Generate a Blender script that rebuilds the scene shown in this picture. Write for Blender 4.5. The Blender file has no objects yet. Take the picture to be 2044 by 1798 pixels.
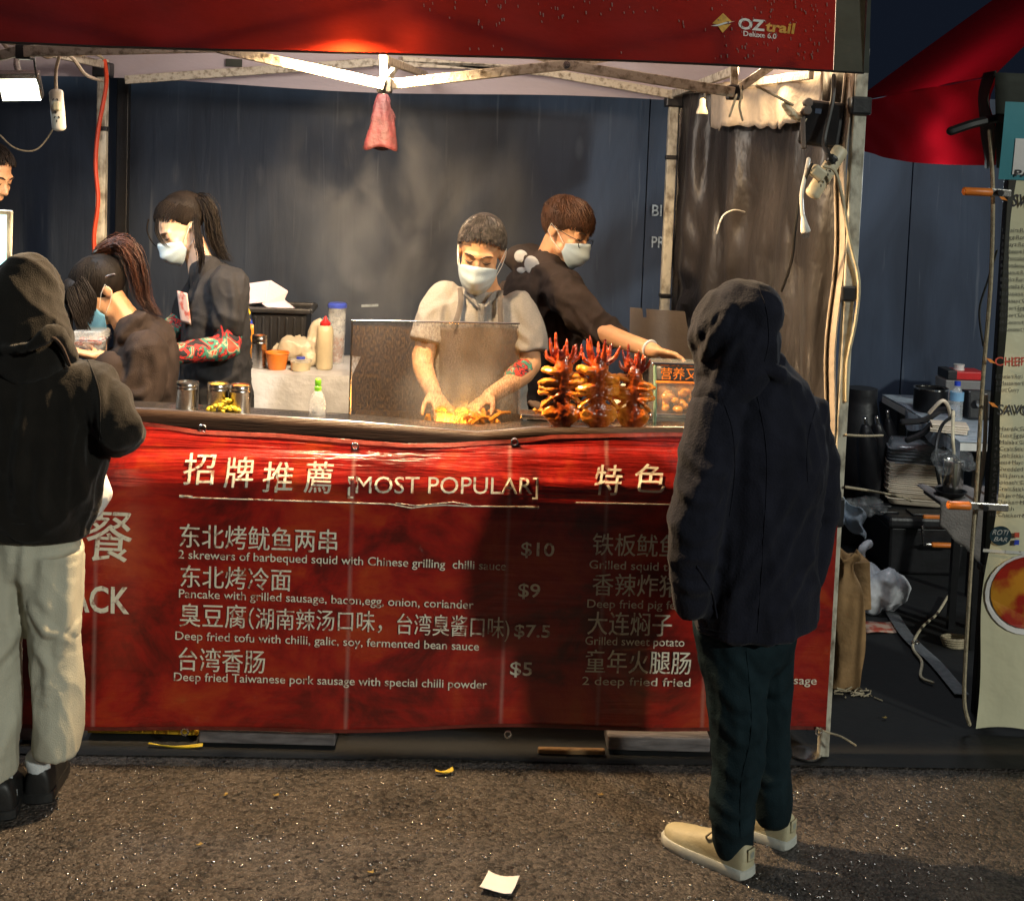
import bpy, bmesh, math, random
from math import sin, cos, pi, radians, atan2, sqrt
from mathutils import Vector, Matrix, noise
random.seed(7)
SC = bpy.context.scene; COL = SC.collection
# ------------------------------------------------------------------ camera, sky, sun, exposure
CAM_H = 2.0
cam = bpy.data.cameras.new('camera'); camo = bpy.data.objects.new('camera', cam); COL.objects.link(camo)
cam.sensor_fit = 'HORIZONTAL'; cam.sensor_width = 36; cam.lens = 36*2600/2044
cam.shift_y = -0.192; cam.clip_end = 300; cam.clip_start = .05
RM3 = Matrix.Rotation(radians(-2.6), 3, 'Z') @ Matrix.Rotation(radians(90-4.1), 3, 'X') @ Matrix.Rotation(radians(2.1), 3, 'Z')
camo.matrix_world = Matrix.Translation((0, 0, CAM_H)) @ RM3.to_4x4()
SC.camera = camo
SC.view_settings.view_transform = 'Standard'; SC.view_settings.look = 'None'
SC.view_settings.exposure = 0; SC.view_settings.gamma = 1
SC.cycles.use_denoising = True
SC.cycles.max_bounces = 8; SC.cycles.transparent_max_bounces = 12; SC.cycles.volume_bounces = 0
SC.cycles.sample_clamp_indirect = 4; SC.cycles.volume_step_rate = 2
w = bpy.data.worlds.new('World'); SC.world = w; w.use_nodes = True
bg = w.node_tree.nodes['Background']; bg.inputs[0].default_value = (.38, .55, 1, 1); bg.inputs[1].default_value = .014
sun = bpy.data.lights.new('sun', 'SUN'); sun.energy = 1.4; sun.angle = radians(3.2); sun.color = (.97, 1, .90)
suno = bpy.data.objects.new('sun', sun); COL.objects.link(suno)
suno.rotation_euler = Vector((.557, -.74, .40)).to_track_quat('Z', 'Y').to_euler()

def ray(u, v): return RM3 @ Vector(((u-1022)/2600, -(v-899)/2600 - .192*2044/2600, -1))
def W(u, v, y): d = ray(u, v); return Vector((0, 0, CAM_H)) + d*(y/d.y)
def G(u, v, z=0): d = ray(u, v); return Vector((0, 0, CAM_H)) + d*((z-CAM_H)/d.z)
def px(n, y): return n*y/2600

def lamp(name, loc, energy, color, radius=.06, kind='POINT', **k):
    l = bpy.data.lights.new(name, kind); l.energy = energy; l.color = color
    if kind == 'AREA': l.size = radius
    else: l.shadow_soft_size = radius
    for a, b in k.items(): setattr(l, a, b)
    o = bpy.data.objects.new(name, l); COL.objects.link(o); o.location = loc
    return o
LAMP = W(705, 96, 4.25)
lamp('griddle_flame_glow', W(905, 856, 4.58), 28, (1, .40, .05), .05)
lamp('roof_fill_light', W(752, 62, 4.95), 55, (1, .87, .72), .08)  # added fill under the roof, brightens the back valance and truss bars
wl = lamp('warm_work_light', LAMP, 390, (1, .68, .36), .05, 'SPOT', spot_size=radians(164), spot_blend=.25)
wl.rotation_euler = Vector((0, -.05, 1)).to_track_quat('Z', 'Y').to_euler()
lamp('warm_work_light_right', W(1500, 100, 4.75), 24, (1, .70, .38), .05)
lamp('warm_lamp_spill', W(700, 92, 4.235), 3.0, (1, .72, .40), .03)
lamp('warm_lamp_spill', W(815, 90, 4.235), 1.8, (1, .66, .36), .03)
lamp('neighbour_stall_light', Vector((2.15, 5.25, 1.95)), 34, (.86, .94, 1), .12)
fl = lamp('flood_light_beam', W(42, 182, 4.72), 13, (.82, .92, 1), .16, 'AREA')
fl.rotation_euler = Vector((-.25, -.25, 1)).to_track_quat('Z', 'Y').to_euler()

# ------------------------------------------------------------------ materials
def nodes(name):
    m = bpy.data.materials.new(name); m.use_nodes = True
    nt = m.node_tree; return m, nt, nt.nodes, nt.links, nt.nodes['Principled BSDF']
def rgba(c): return (c[0], c[1], c[2], 1)
def mat(name, col, rough=.6, var=.25, vs=9, bump=.15, bs=70, metal=0, spec=.5, col2=None, sheen=0, trans=0, alpha=1, stretch=(1, 1, 1), emit=None, ramp=(.35, .65), bd=.01, coat=0, sss=0, back=None):
    m, nt, N, L, P = nodes(name)
    P.inputs['Roughness'].default_value = rough; P.inputs['Metallic'].default_value = metal
    P.inputs['Specular IOR Level'].default_value = spec; P.inputs['Sheen Weight'].default_value = sheen; P.inputs['Sheen Roughness'].default_value = .5
    P.inputs['Transmission Weight'].default_value = trans; P.inputs['Alpha'].default_value = alpha
    P.inputs['Coat Weight'].default_value = coat; P.inputs['Coat Roughness'].default_value = .15
    if sss: P.inputs['Subsurface Weight'].default_value = sss; P.inputs['Subsurface Radius'].default_value = (.012, .005, .003)
    tc = N.new('ShaderNodeTexCoord'); mp = N.new('ShaderNodeMapping'); mp.inputs['Scale'].default_value = stretch
    L.new(tc.outputs['Object'], mp.inputs[0])
    nz = N.new('ShaderNodeTexNoise'); nz.inputs['Scale'].default_value = vs; nz.inputs['Detail'].default_value = 6
    L.new(mp.outputs[0], nz.inputs['Vector'])
    rp = N.new('ShaderNodeValToRGB'); rp.color_ramp.elements[0].position = ramp[0]; rp.color_ramp.elements[1].position = ramp[1]
    c2 = col2 or [c*(1-var) for c in col]
    rp.color_ramp.elements[0].color = rgba(c2); rp.color_ramp.elements[1].color = rgba(col)
    L.new(nz.outputs[0], rp.inputs[0])
    out = rp.outputs[0]
    if back:
        ge = N.new('ShaderNodeNewGeometry'); mx = N.new('ShaderNodeMix'); mx.data_type = 'RGBA'
        L.new(ge.outputs['Backfacing'], mx.inputs[0]); L.new(out, mx.inputs[6]); mx.inputs[7].default_value = rgba(back); out = mx.outputs[2]
    L.new(out, P.inputs['Base Color'])
    if bump:
        n2 = N.new('ShaderNodeTexNoise'); n2.inputs['Scale'].default_value = bs; n2.inputs['Detail'].default_value = 4
        L.new(mp.outputs[0], n2.inputs['Vector'])
        b = N.new('ShaderNodeBump'); b.inputs['Strength'].default_value = bump; b.inputs['Distance'].default_value = bd
        L.new(n2.outputs[0], b.inputs['Height']); L.new(b.outputs[0], P.inputs['Normal'])
    if emit: P.inputs['Emission Color'].default_value = rgba(emit[0]); P.inputs['Emission Strength'].default_value = emit[1]
    return m
def glass(name, col, fac, rough=.1, dirt=None, ds=30, lo=.45, hi=.7, stretch=(1, 1, 1), zfade=None):
    """clear film: transparent mixed with a glossy / dirty layer"""
    m, nt, N, L, P = nodes(name)
    P.inputs['Base Color'].default_value = rgba(col); P.inputs['Roughness'].default_value = rough
    t = N.new('ShaderNodeBsdfTransparent'); mx = N.new('ShaderNodeMixShader')
    L.new(t.outputs[0], mx.inputs[1]); L.new(P.outputs[0], mx.inputs[2]); L.new(mx.outputs[0], N['Material Output'].inputs[0])
    mx.inputs[0].default_value = fac
    if dirt:
        tc = N.new('ShaderNodeTexCoord'); mp = N.new('ShaderNodeMapping'); mp.inputs['Scale'].default_value = stretch
        L.new(tc.outputs['Object'], mp.inputs[0])
        nz = N.new('ShaderNodeTexNoise'); nz.inputs['Scale'].default_value = ds; nz.inputs['Detail'].default_value = 8; nz.inputs['Roughness'].default_value = .7
        L.new(mp.outputs[0], nz.inputs['Vector'])
        mr = N.new('ShaderNodeMapRange'); mr.inputs[1].default_value = lo; mr.inputs[2].default_value = hi; mr.inputs[3].default_value = fac; mr.inputs[4].default_value = dirt
        src = nz.outputs[0]
        if zfade:
            sx = N.new('ShaderNodeSeparateXYZ'); L.new(tc.outputs['Object'], sx.inputs[0])
            zr = N.new('ShaderNodeMapRange'); zr.inputs[1].default_value = zfade[0]; zr.inputs[2].default_value = zfade[1]; zr.inputs[3].default_value = zfade[2]; zr.inputs[4].default_value = 0
            L.new(sx.outputs[2], zr.inputs[0]); ad = N.new('ShaderNodeMath'); ad.operation = 'ADD'
            L.new(nz.outputs[0], ad.inputs[0]); L.new(zr.outputs[0], ad.inputs[1]); src = ad.outputs[0]
        L.new(src, mr.inputs[0]); L.new(mr.outputs[0], mx.inputs[0])
        b = N.new('ShaderNodeBump'); b.inputs['Strength'].default_value = .3; b.inputs['Distance'].default_value = .004
        L.new(nz.outputs[0], b.inputs['Height']); L.new(b.outputs[0], P.inputs['Normal'])
    return m
M = {}
M['skin'] = mat('skin', (.60, .32, .165), .5, .12, 20, .08, 200, sss=.12)
M['skin_pale'] = mat('skin_pale', (.68, .44, .30), .5, .1, 20, .08, 200, sss=.12)
M['hair_black'] = mat('hair_black', (.016, .012, .010), .55, .5, 30, .3, 250, stretch=(1, 1, .2), spec=.12)
M['hair_brown'] = mat('hair_brown', (.06, .026, .012), .5, .5, 30, .3, 250, spec=.22)
M['hair_red'] = mat('hair_auburn', (.075, .024, .011), .5, .75, 40, .3, 250, stretch=(1, 1, .15), spec=.25)
M['hair_grey'] = mat('hair_grey', (.13, .11, .10), .42, .9, 60, .3, 250, col2=(.020, .016, .013), ramp=(.45, .75))
M['dark'] = mat('eye_dark', (.02, .012, .01), .4, 0, 5, 0)
M['mask'] = mat('mask_paper', (.40, .50, .56), .75, .06, 30, .15, 250)
M['mask_blue'] = mat('mask_blue', (.16, .42, .62), .75, .15, 30, .15, 250)
M['white_cloth'] = mat('white_cloth', (.75, .75, .74), .8, .1, 30, .2, 120)
M['jacket'] = mat('navy_jacket', (.013, .014, .024), .85, .35, 14, .3, 160, spec=.12, sheen=.07)
M['hoodie'] = mat('black_hoodie', (.013, .011, .009), .95, .3, 12, .35, 260, spec=.15, sheen=.12)
M['hoodie_brown'] = mat('washed_black_hoodie', (.046, .033, .028), .95, .4, 10, .35, 260, spec=.15)
M['tee'] = mat('black_tee', (.017, .016, .018), .85, .3, 10, .25, 260)
M['polo'] = mat('heather_grey_polo', (.29, .275, .255), .85, .22, 240, .35, 320)
M['polo_in'] = mat('polo_collar', (.20, .20, .20), .85, .35, 130, .4, 300)
M['apron'] = mat('grey_apron', (.11, .095, .085), .8, .25, 20, .3, 200)
M['navy_pants'] = mat('navy_trousers', (.009, .021, .027), .85, .35, 12, .25, 220, spec=.15)
M['cream_pants'] = mat('cream_trousers', (.47, .455, .36), .85, .1, 8, .3, 260)
M['shoe'] = mat('cream_leather', (.50, .45, .29), .55, .15, 25, .15, 150)
M['shoe_sole'] = mat('white_rubber', (.52, .53, .48), .6, .15, 40, .1, 150)
M['shoe_tab'] = mat('shoe_grey', (.30, .33, .30), .6, .1, 40, .05)
M['black_shoe'] = mat('black_shoe', (.012, .012, .012), .5, .3, 30, .1)
M['black_plastic'] = mat('black_plastic', (.018, .018, .02), .42, .3, 20, .1, 60)
M['black_metal'] = mat('black_metal', (.012, .012, .014), .4, .3, 20, .1, 60, metal=.3)
M['steel'] = mat('brushed_steel', (.62, .58, .53), .24, .2, 40, .1, 120, metal=1, stretch=(1, 1, 6))
M['pole'] = mat('white_pole', (.60, .57, .46), .5, .5, 26, .25, 60, col2=(.16, .13, .09), stretch=(1, 1, .6), ramp=(.30, .55))
M['truss'] = mat('scuffed_truss', (.46, .42, .34), .5, .5, 40, .3, 90, col2=(.13, .10, .06), ramp=(.32, .52))
M['white_plastic'] = mat('white_plastic', (.74, .73, .68), .4, .1, 20, .05, 60)
M['cream_plastic'] = mat('cream_plastic', (.66, .58, .40), .45, .25, 25, .1, 60)
M['cream_board'] = mat('cream_pulp', (.80, .68, .53), .8, .1, 30, .15, 160)
M['orange'] = mat('orange_plastic', (.80, .22, .03), .4, .2, 20, .1)
M['red_plastic'] = mat('red_plastic', (.62, .02, .02), .35, .15, 20, .05)
M['blue_plastic'] = mat('blue_plastic', (.03, .07, .55), .35, .15, 20, .05)
M['green_plastic'] = mat('lime_plastic', (.26, .75, .03), .4, .1, 20, .05)
M['yellow'] = mat('yellow_plastic', (.75, .52, .03), .5, .25, 20, .1)
M['yellow_crate'] = mat('yellow_crate', (.62, .40, .02), .55, .35, 16, .15)
M['wood'] = mat('dark_board', (.055, .025, .012), .5, .55, 14, .3, 50, stretch=(.3, 2, 6))
M['card'] = mat('grey_card', (.16, .135, .12), .75, .15, 12, .15, 80)
M['brown_paper'] = mat('brown_paper', (.36, .21, .09), .85, .3, 10, .6, 14, bd=.02)
M['foam'] = mat('foam_box', (.74, .64, .72), .7, .06, 30, .15, 120, col2=(.72, .36, .34), ramp=(.26, .34))
M['sauce'] = mat('amber_sauce', (.80, .30, .03), .25, .3, 20, .1)
M['sauce_dark'] = mat('brown_sauce', (.22, .07, .02), .25, .3, 20, .1)
M['milky'] = mat('milky_bottle', (.66, .57, .38), .4, .2, 12, .05)
M['paper'] = mat('white_paper', (.80, .78, .76), .85, .05, 10, .3, 18, bd=.01)
M['rope'] = mat('rope', (.50, .42, .28), .85, .35, 60, .5, 200)
M['cable'] = mat('black_cable', (.012, .012, .012), .5, .1, 20, 0)
M['red_cable'] = mat('red_cable', (.70, .07, .02), .45, .1, 20, 0)
M['plastic_bag'] = glass('white_film', (.78, .80, .84), .72, .35, .92, 16)
M['clear'] = glass('clear_film', (.75, .78, .80), .05, .15, .30, 22, .52, .75)
M['curtain_clear'] = glass('curtain_clear', (.5, .48, .46), .02, .18, .22, 30, .56, .72, (1, 1, .22))
M['bottle_clear'] = glass('clear_bottle', (.8, .82, .82), .25, .08, .5, 25)
M['guard'] = glass('greasy_glass', (.34, .19, .07), .03, .35, .36, 110, .56, .82, (1.6, 1, .7), (1.12, 1.26, .13))
M['case_glass'] = glass('case_glass', (.62, .66, .60), .16, .06, .34, 12)
M['lens'] = glass('lens_glass', (.5, .5, .5), .12, .05)
M['chrome'] = mat('bright_steel', (.7, .68, .65), .18, .1, 20, 0, metal=1)
M['lettering'] = mat('worn_cream_print', (.78, .73, .58), .5, .35, 45, .1, 90, col2=(.34, .17, .11), ramp=(.33, .47))
M['white_print'] = mat('white_print', (.66, .66, .62), .7, .3, 70, 0, col2=(.25, .22, .2), ramp=(.3, .45))
M['yellow_print'] = mat('yellow_print', (.70, .36, .03), .6, .35, 70, 0)
M['black_print'] = mat('black_print', (.03, .03, .035), .6, .2, 60, 0)
M['red_print'] = mat('red_print', (.60, .07, .03), .6, .2, 60, 0)
M['orange_print'] = mat('orange_print', (.80, .26, .03), .6, .15, 60, 0)
M['stencil'] = mat('white_stencil', (.42, .50, .56), .8, .5, 60, 0, ramp=(.4, .55))
M['led'] = mat('led_panel', (.9, .95, 1), .4, 0, 5, 0, emit=((.98, 1, .78), 5))
M['screen'] = mat('lit_screen', (.5, .9, .95), .3, 0, 5, 0, emit=((.45, .95, 1), 1.6))
M['sign_orange'] = mat('orange_letters', (.9, .24, .02), .5, .1, 20, 0, emit=((1, .22, .01), .35))  # printed orange lettering, given a faint glow of its own
M['tray_clear'] = glass('smoky_lid', (.34, .37, .40), .6, .12, .8, 14)
M['cloth_film'] = mat('milky_table_film', (.62, .64, .68), .32, .2, 7, .5, 10, bd=.03, spec=.6)

def fabric(name, col, inner, translucency=.3, bump=.3, bs=5, var=.35, through=None):
    m = mat(name, col, .8, var, 5, bump, bs, back=inner, bd=.03, stretch=(1, 1, 2), spec=.25)
    nt = m.node_tree; N = nt.nodes; L = nt.links; P = N['Principled BSDF']
    t = N.new('ShaderNodeBsdfTranslucent'); t.inputs[0].default_value = rgba(through or col)
    mx = N.new('ShaderNodeMixShader'); mx.inputs[0].default_value = translucency
    L.new(P.outputs[0], mx.inputs[1]); L.new(t.outputs[0], mx.inputs[2]); L.new(mx.outputs[0], N['Material Output'].inputs[0])
    return m
M['canopy'] = fabric('red_canopy', (.12, .002, .005), (.46, .41, .45), .06, through=(.5, .03, .008))
M['canopy_grey'] = fabric('grey_corner', (.06, .066, .056), (.2, .2, .2), .1)
M['canopy_next'] = fabric('red_canopy_next', (.36, .004, .010), (.36, .004, .010), .15)
M['tarp'] = mat('smoky_tarp', (.040, .035, .034), .42, .45, 5, .6, 7, bd=.05, stretch=(1, 1, .5), spec=.4)
M['pvc'] = mat('canvas_edge', (.42, .35, .27), .7, .2, 20, .4, 50)

def banner_mat():
    m, nt, N, L, P = nodes('printed_vinyl'); P.inputs['Roughness'].default_value = .29; P.inputs['Specular IOR Level'].default_value = .65
    tc = N.new('ShaderNodeTexCoord')
    def noi(scale, st, det=6, rough=.6, dist=0):
        mp = N.new('ShaderNodeMapping'); mp.inputs['Scale'].default_value = st; L.new(tc.outputs['Object'], mp.inputs[0])
        n = N.new('ShaderNodeTexNoise'); n.inputs['Scale'].default_value = scale; n.inputs['Detail'].default_value = det; n.inputs['Roughness'].default_value = rough
        n.inputs['Distortion'].default_value = dist; L.new(mp.outputs[0], n.inputs['Vector']); return n.outputs[0]
    def ramp(x, els):
        r = N.new('ShaderNodeValToRGB'); e = r.color_ramp.elements
        while len(e) < len(els): e.new(.5)
        for k, (p, c) in zip(e, els): k.position = p; k.color = rgba(c)
        L.new(x, r.inputs[0]); return r.outputs[0]
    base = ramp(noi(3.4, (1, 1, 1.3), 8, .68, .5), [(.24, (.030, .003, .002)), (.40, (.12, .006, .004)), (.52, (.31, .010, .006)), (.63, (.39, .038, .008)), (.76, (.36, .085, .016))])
    sx = N.new('ShaderNodeSeparateXYZ'); L.new(tc.outputs['Object'], sx.inputs[0])
    def mth(op, a, b=None, c=None):
        n = N.new('ShaderNodeMath'); n.operation = op
        for i, x in enumerate((a, b, c)):
            if x is None: continue
            if isinstance(x, (int, float)): n.inputs[i].default_value = x
            else: L.new(x, n.inputs[i])
        return n.outputs[0]
    # vertical fold wear lines and pale scuffs
    wear = None; nn = noi(30, (1.5, 1, .25), 5, .7)
    for x0 in (-1.12, -.30, .21, .53, .88):
        d = mth('ABSOLUTE', mth('SUBTRACT', sx.outputs[0], x0)); k = mth('MAXIMUM', mth('SUBTRACT', 1, mth('DIVIDE', d, .010)), 0)
        wear = k if wear is None else mth('ADD', wear, k)
    wear = mth('MULTIPLY', mth('MULTIPLY', wear, nn), .8)
    sc = mth('MULTIPLY', mth('MAXIMUM', mth('SUBTRACT', noi(26, (1, 1, .35), 8, .75), .63), 0), 2.4)
    fac = mth('MINIMUM', mth('ADD', wear, sc), .6)
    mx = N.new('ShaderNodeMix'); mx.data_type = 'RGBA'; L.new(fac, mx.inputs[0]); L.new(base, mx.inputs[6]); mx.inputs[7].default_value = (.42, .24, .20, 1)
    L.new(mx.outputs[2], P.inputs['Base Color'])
    h = mth('ADD', mth('MULTIPLY', noi(3.0, (.35, 1, 5.5), 4, .55, .4), 1.0), mth('MULTIPLY', noi(55, (1, 1, 1), 3), .035))
    b = N.new('ShaderNodeBump'); b.inputs['Strength'].default_value = .55; b.inputs['Distance'].default_value = .05
    zr = N.new('ShaderNodeMapRange'); zr.inputs[1].default_value = .75; zr.inputs[2].default_value = .92; zr.inputs[3].default_value = .12; zr.inputs[4].default_value = .6
    L.new(sx.outputs[2], zr.inputs[0]); L.new(zr.outputs[0], b.inputs['Strength'])
    L.new(h, b.inputs['Height']); L.new(b.outputs[0], P.inputs['Normal'])
    return m
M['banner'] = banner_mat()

def wall_mat():
    m, nt, N, L, P = nodes('painted_plywood'); P.inputs['Roughness'].default_value = .5; P.inputs['Specular IOR Level'].default_value = .35
    tc = N.new('ShaderNodeTexCoord')
    def noi(scale, st, det=6, dist=0):
        mp = N.new('ShaderNodeMapping'); mp.inputs['Scale'].default_value = st; L.new(tc.outputs['Object'], mp.inputs[0])
        n = N.new('ShaderNodeTexNoise'); n.inputs['Scale'].default_value = scale; n.inputs['Detail'].default_value = det; n.inputs['Distortion'].default_value = dist
        L.new(mp.outputs[0], n.inputs['Vector']); return n.outputs[0]
    r = N.new('ShaderNodeValToRGB'); e = r.color_ramp.elements
    e[0].position = .3; e[0].color = (.018, .027, .048, 1); e[1].position = .72; e[1].color = (.046, .066, .108, 1)
    L.new(noi(2.2, (1, 1, .35), 7, 1.5), r.inputs[0])
    # knots in the plywood
    mp = N.new('ShaderNodeMapping'); mp.inputs['Scale'].default_value = (2.1, 0, .8); L.new(tc.outputs['Object'], mp.inputs[0])
    vo = N.new('ShaderNodeTexVoronoi'); vo.inputs['Scale'].default_value = 1.7; L.new(mp.outputs[0], vo.inputs['Vector'])
    kr = N.new('ShaderNodeMapRange'); kr.inputs[1].default_value = .05; kr.inputs[2].default_value = .11; kr.inputs[3].default_value = .5; kr.inputs[4].default_value = 0
    L.new(vo.outputs['Distance'], kr.inputs[0])
    mx = N.new('ShaderNodeMix'); mx.data_type = 'RGBA'; L.new(kr.outputs[0], mx.inputs[0]); L.new(r.outputs[0], mx.inputs[6]); mx.inputs[7].default_value = (.085, .10, .13, 1)
    # thin pale drip streaks
    st = N.new('ShaderNodeMapRange'); st.inputs[1].default_value = .66; st.inputs[2].default_value = .78; st.inputs[3].default_value = 0; st.inputs[4].default_value = .45
    L.new(noi(26, (1, 1, .06), 4), st.inputs[0])
    m2 = N.new('ShaderNodeMix'); m2.data_type = 'RGBA'; L.new(st.outputs[0], m2.inputs[0]); L.new(mx.outputs[2], m2.inputs[6]); m2.inputs[7].default_value = (.16, .18, .21, 1)
    L.new(m2.outputs[2], P.inputs['Base Color'])
    b = N.new('ShaderNodeBump'); b.inputs['Strength'].default_value = .3; b.inputs['Distance'].default_value = .01
    L.new(noi(14, (1, 1, .12), 6, .8), b.inputs['Height']); L.new(b.outputs[0], P.inputs['Normal'])
    return m
M['plywood'] = wall_mat()

def asphalt_mat():
    m, nt, N, L, P = nodes('wet_asphalt'); P.inputs['Specular IOR Level'].default_value = .5
    tc = N.new('ShaderNodeTexCoord')
    def noi(s, d=5): 
        n = N.new('ShaderNodeTexNoise'); n.inputs['Scale'].default_value = s; n.inputs['Detail'].default_value = d; L.new(tc.outputs['Object'], n.inputs['Vector']); return n.outputs[0]
    vo = N.new('ShaderNodeTexVoronoi'); vo.inputs['Scale'].default_value = 85; L.new(tc.outputs['Object'], vo.inputs['Vector'])
    r = N.new('ShaderNodeValToRGB'); e = r.color_ramp.elements; e[0].position = .22; e[0].color = (.0045, .004, .0037, 1); e[1].position = .82; e[1].color = (.104, .087, .075, 1)
    sep = N.new('ShaderNodeSeparateColor'); L.new(vo.outputs['Color'], sep.inputs[0])
    av = N.new('ShaderNodeMath'); av.operation = 'MULTIPLY_ADD'; L.new(sep.outputs[0], av.inputs[0]); av.inputs[1].default_value = .5
    big = N.new('ShaderNodeMath'); big.operation = 'MULTIPLY'; L.new(noi(5, 6), big.inputs[0]); big.inputs[1].default_value = .62; L.new(big.outputs[0], av.inputs[2])
    L.new(av.outputs[0], r.inputs[0]); L.new(r.outputs[0], P.inputs['Base Color'])
    rr = N.new('ShaderNodeMapRange'); rr.inputs[1].default_value = .3; rr.inputs[2].default_value = .7; rr.inputs[3].default_value = .35; rr.inputs[4].default_value = .75
    L.new(sep.outputs[1], rr.inputs[0]); L.new(rr.outputs[0], P.inputs['Roughness'])
    ad = N.new('ShaderNodeMath'); ad.operation = 'ADD'; L.new(vo.outputs['Distance'], ad.inputs[0]); L.new(noi(160, 3), ad.inputs[1])
    b = N.new('ShaderNodeBump'); b.inputs['Strength'].default_value = .8; b.inputs['Distance'].default_value = .012; b.invert = True
    L.new(ad.outputs[0], b.inputs['Height']); L.new(b.outputs[0], P.inputs['Normal'])
    return m
M['asphalt'] = asphalt_mat()
M['mat'] = mat('dark_groundsheet', (.0045, .0055, .0065), .8, .4, 4, .5, 8, bd=.02)

def squid_mat():
    """grilled squid: orange flesh, brown sauce soaked in next to the stick"""
    m, nt, N, L, P = nodes('grilled_squid'); P.inputs['Roughness'].default_value = .28; P.inputs['Coat Weight'].default_value = .5
    tc = N.new('ShaderNodeTexCoord'); sx = N.new('ShaderNodeSeparateXYZ'); L.new(tc.outputs['Object'], sx.inputs[0])
    a = N.new('ShaderNodeMath'); a.operation = 'ABSOLUTE'; L.new(sx.outputs[0], a.inputs[0])
    nz = N.new('ShaderNodeTexNoise'); nz.inputs['Scale'].default_value = 28; nz.inputs['Detail'].default_value = 5; L.new(tc.outputs['Object'], nz.inputs['Vector'])
    s = N.new('ShaderNodeMath'); s.operation = 'MULTIPLY_ADD'; L.new(nz.outputs[0], s.inputs[0]); s.inputs[1].default_value = .05; L.new(a.outputs[0], s.inputs[2])
    r = N.new('ShaderNodeValToRGB'); e = r.color_ramp.elements; e.new(.5)
    for k, (p, c) in zip(e, [(.022, (.13, .018, .005)), (.046, (.38, .065, .008)), (.080, (.78, .25, .022))]): k.position = p; k.color = rgba(c)
    L.new(s.outputs[0], r.inputs[0]); L.new(r.outputs[0], P.inputs['Base Color'])
    b = N.new('ShaderNodeBump'); b.inputs['Strength'].default_value = .4; b.inputs['Distance'].default_value = .006; L.new(nz.outputs[0], b.inputs['Height']); L.new(b.outputs[0], P.inputs['Normal'])
    return m
M['squid'] = squid_mat()
M['tentacle'] = mat('glazed_tentacle', (.55, .075, .012), .25, .7, 30, .4, 80, col2=(.16, .012, .006), coat=.6, ramp=(.38, .6))

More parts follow.
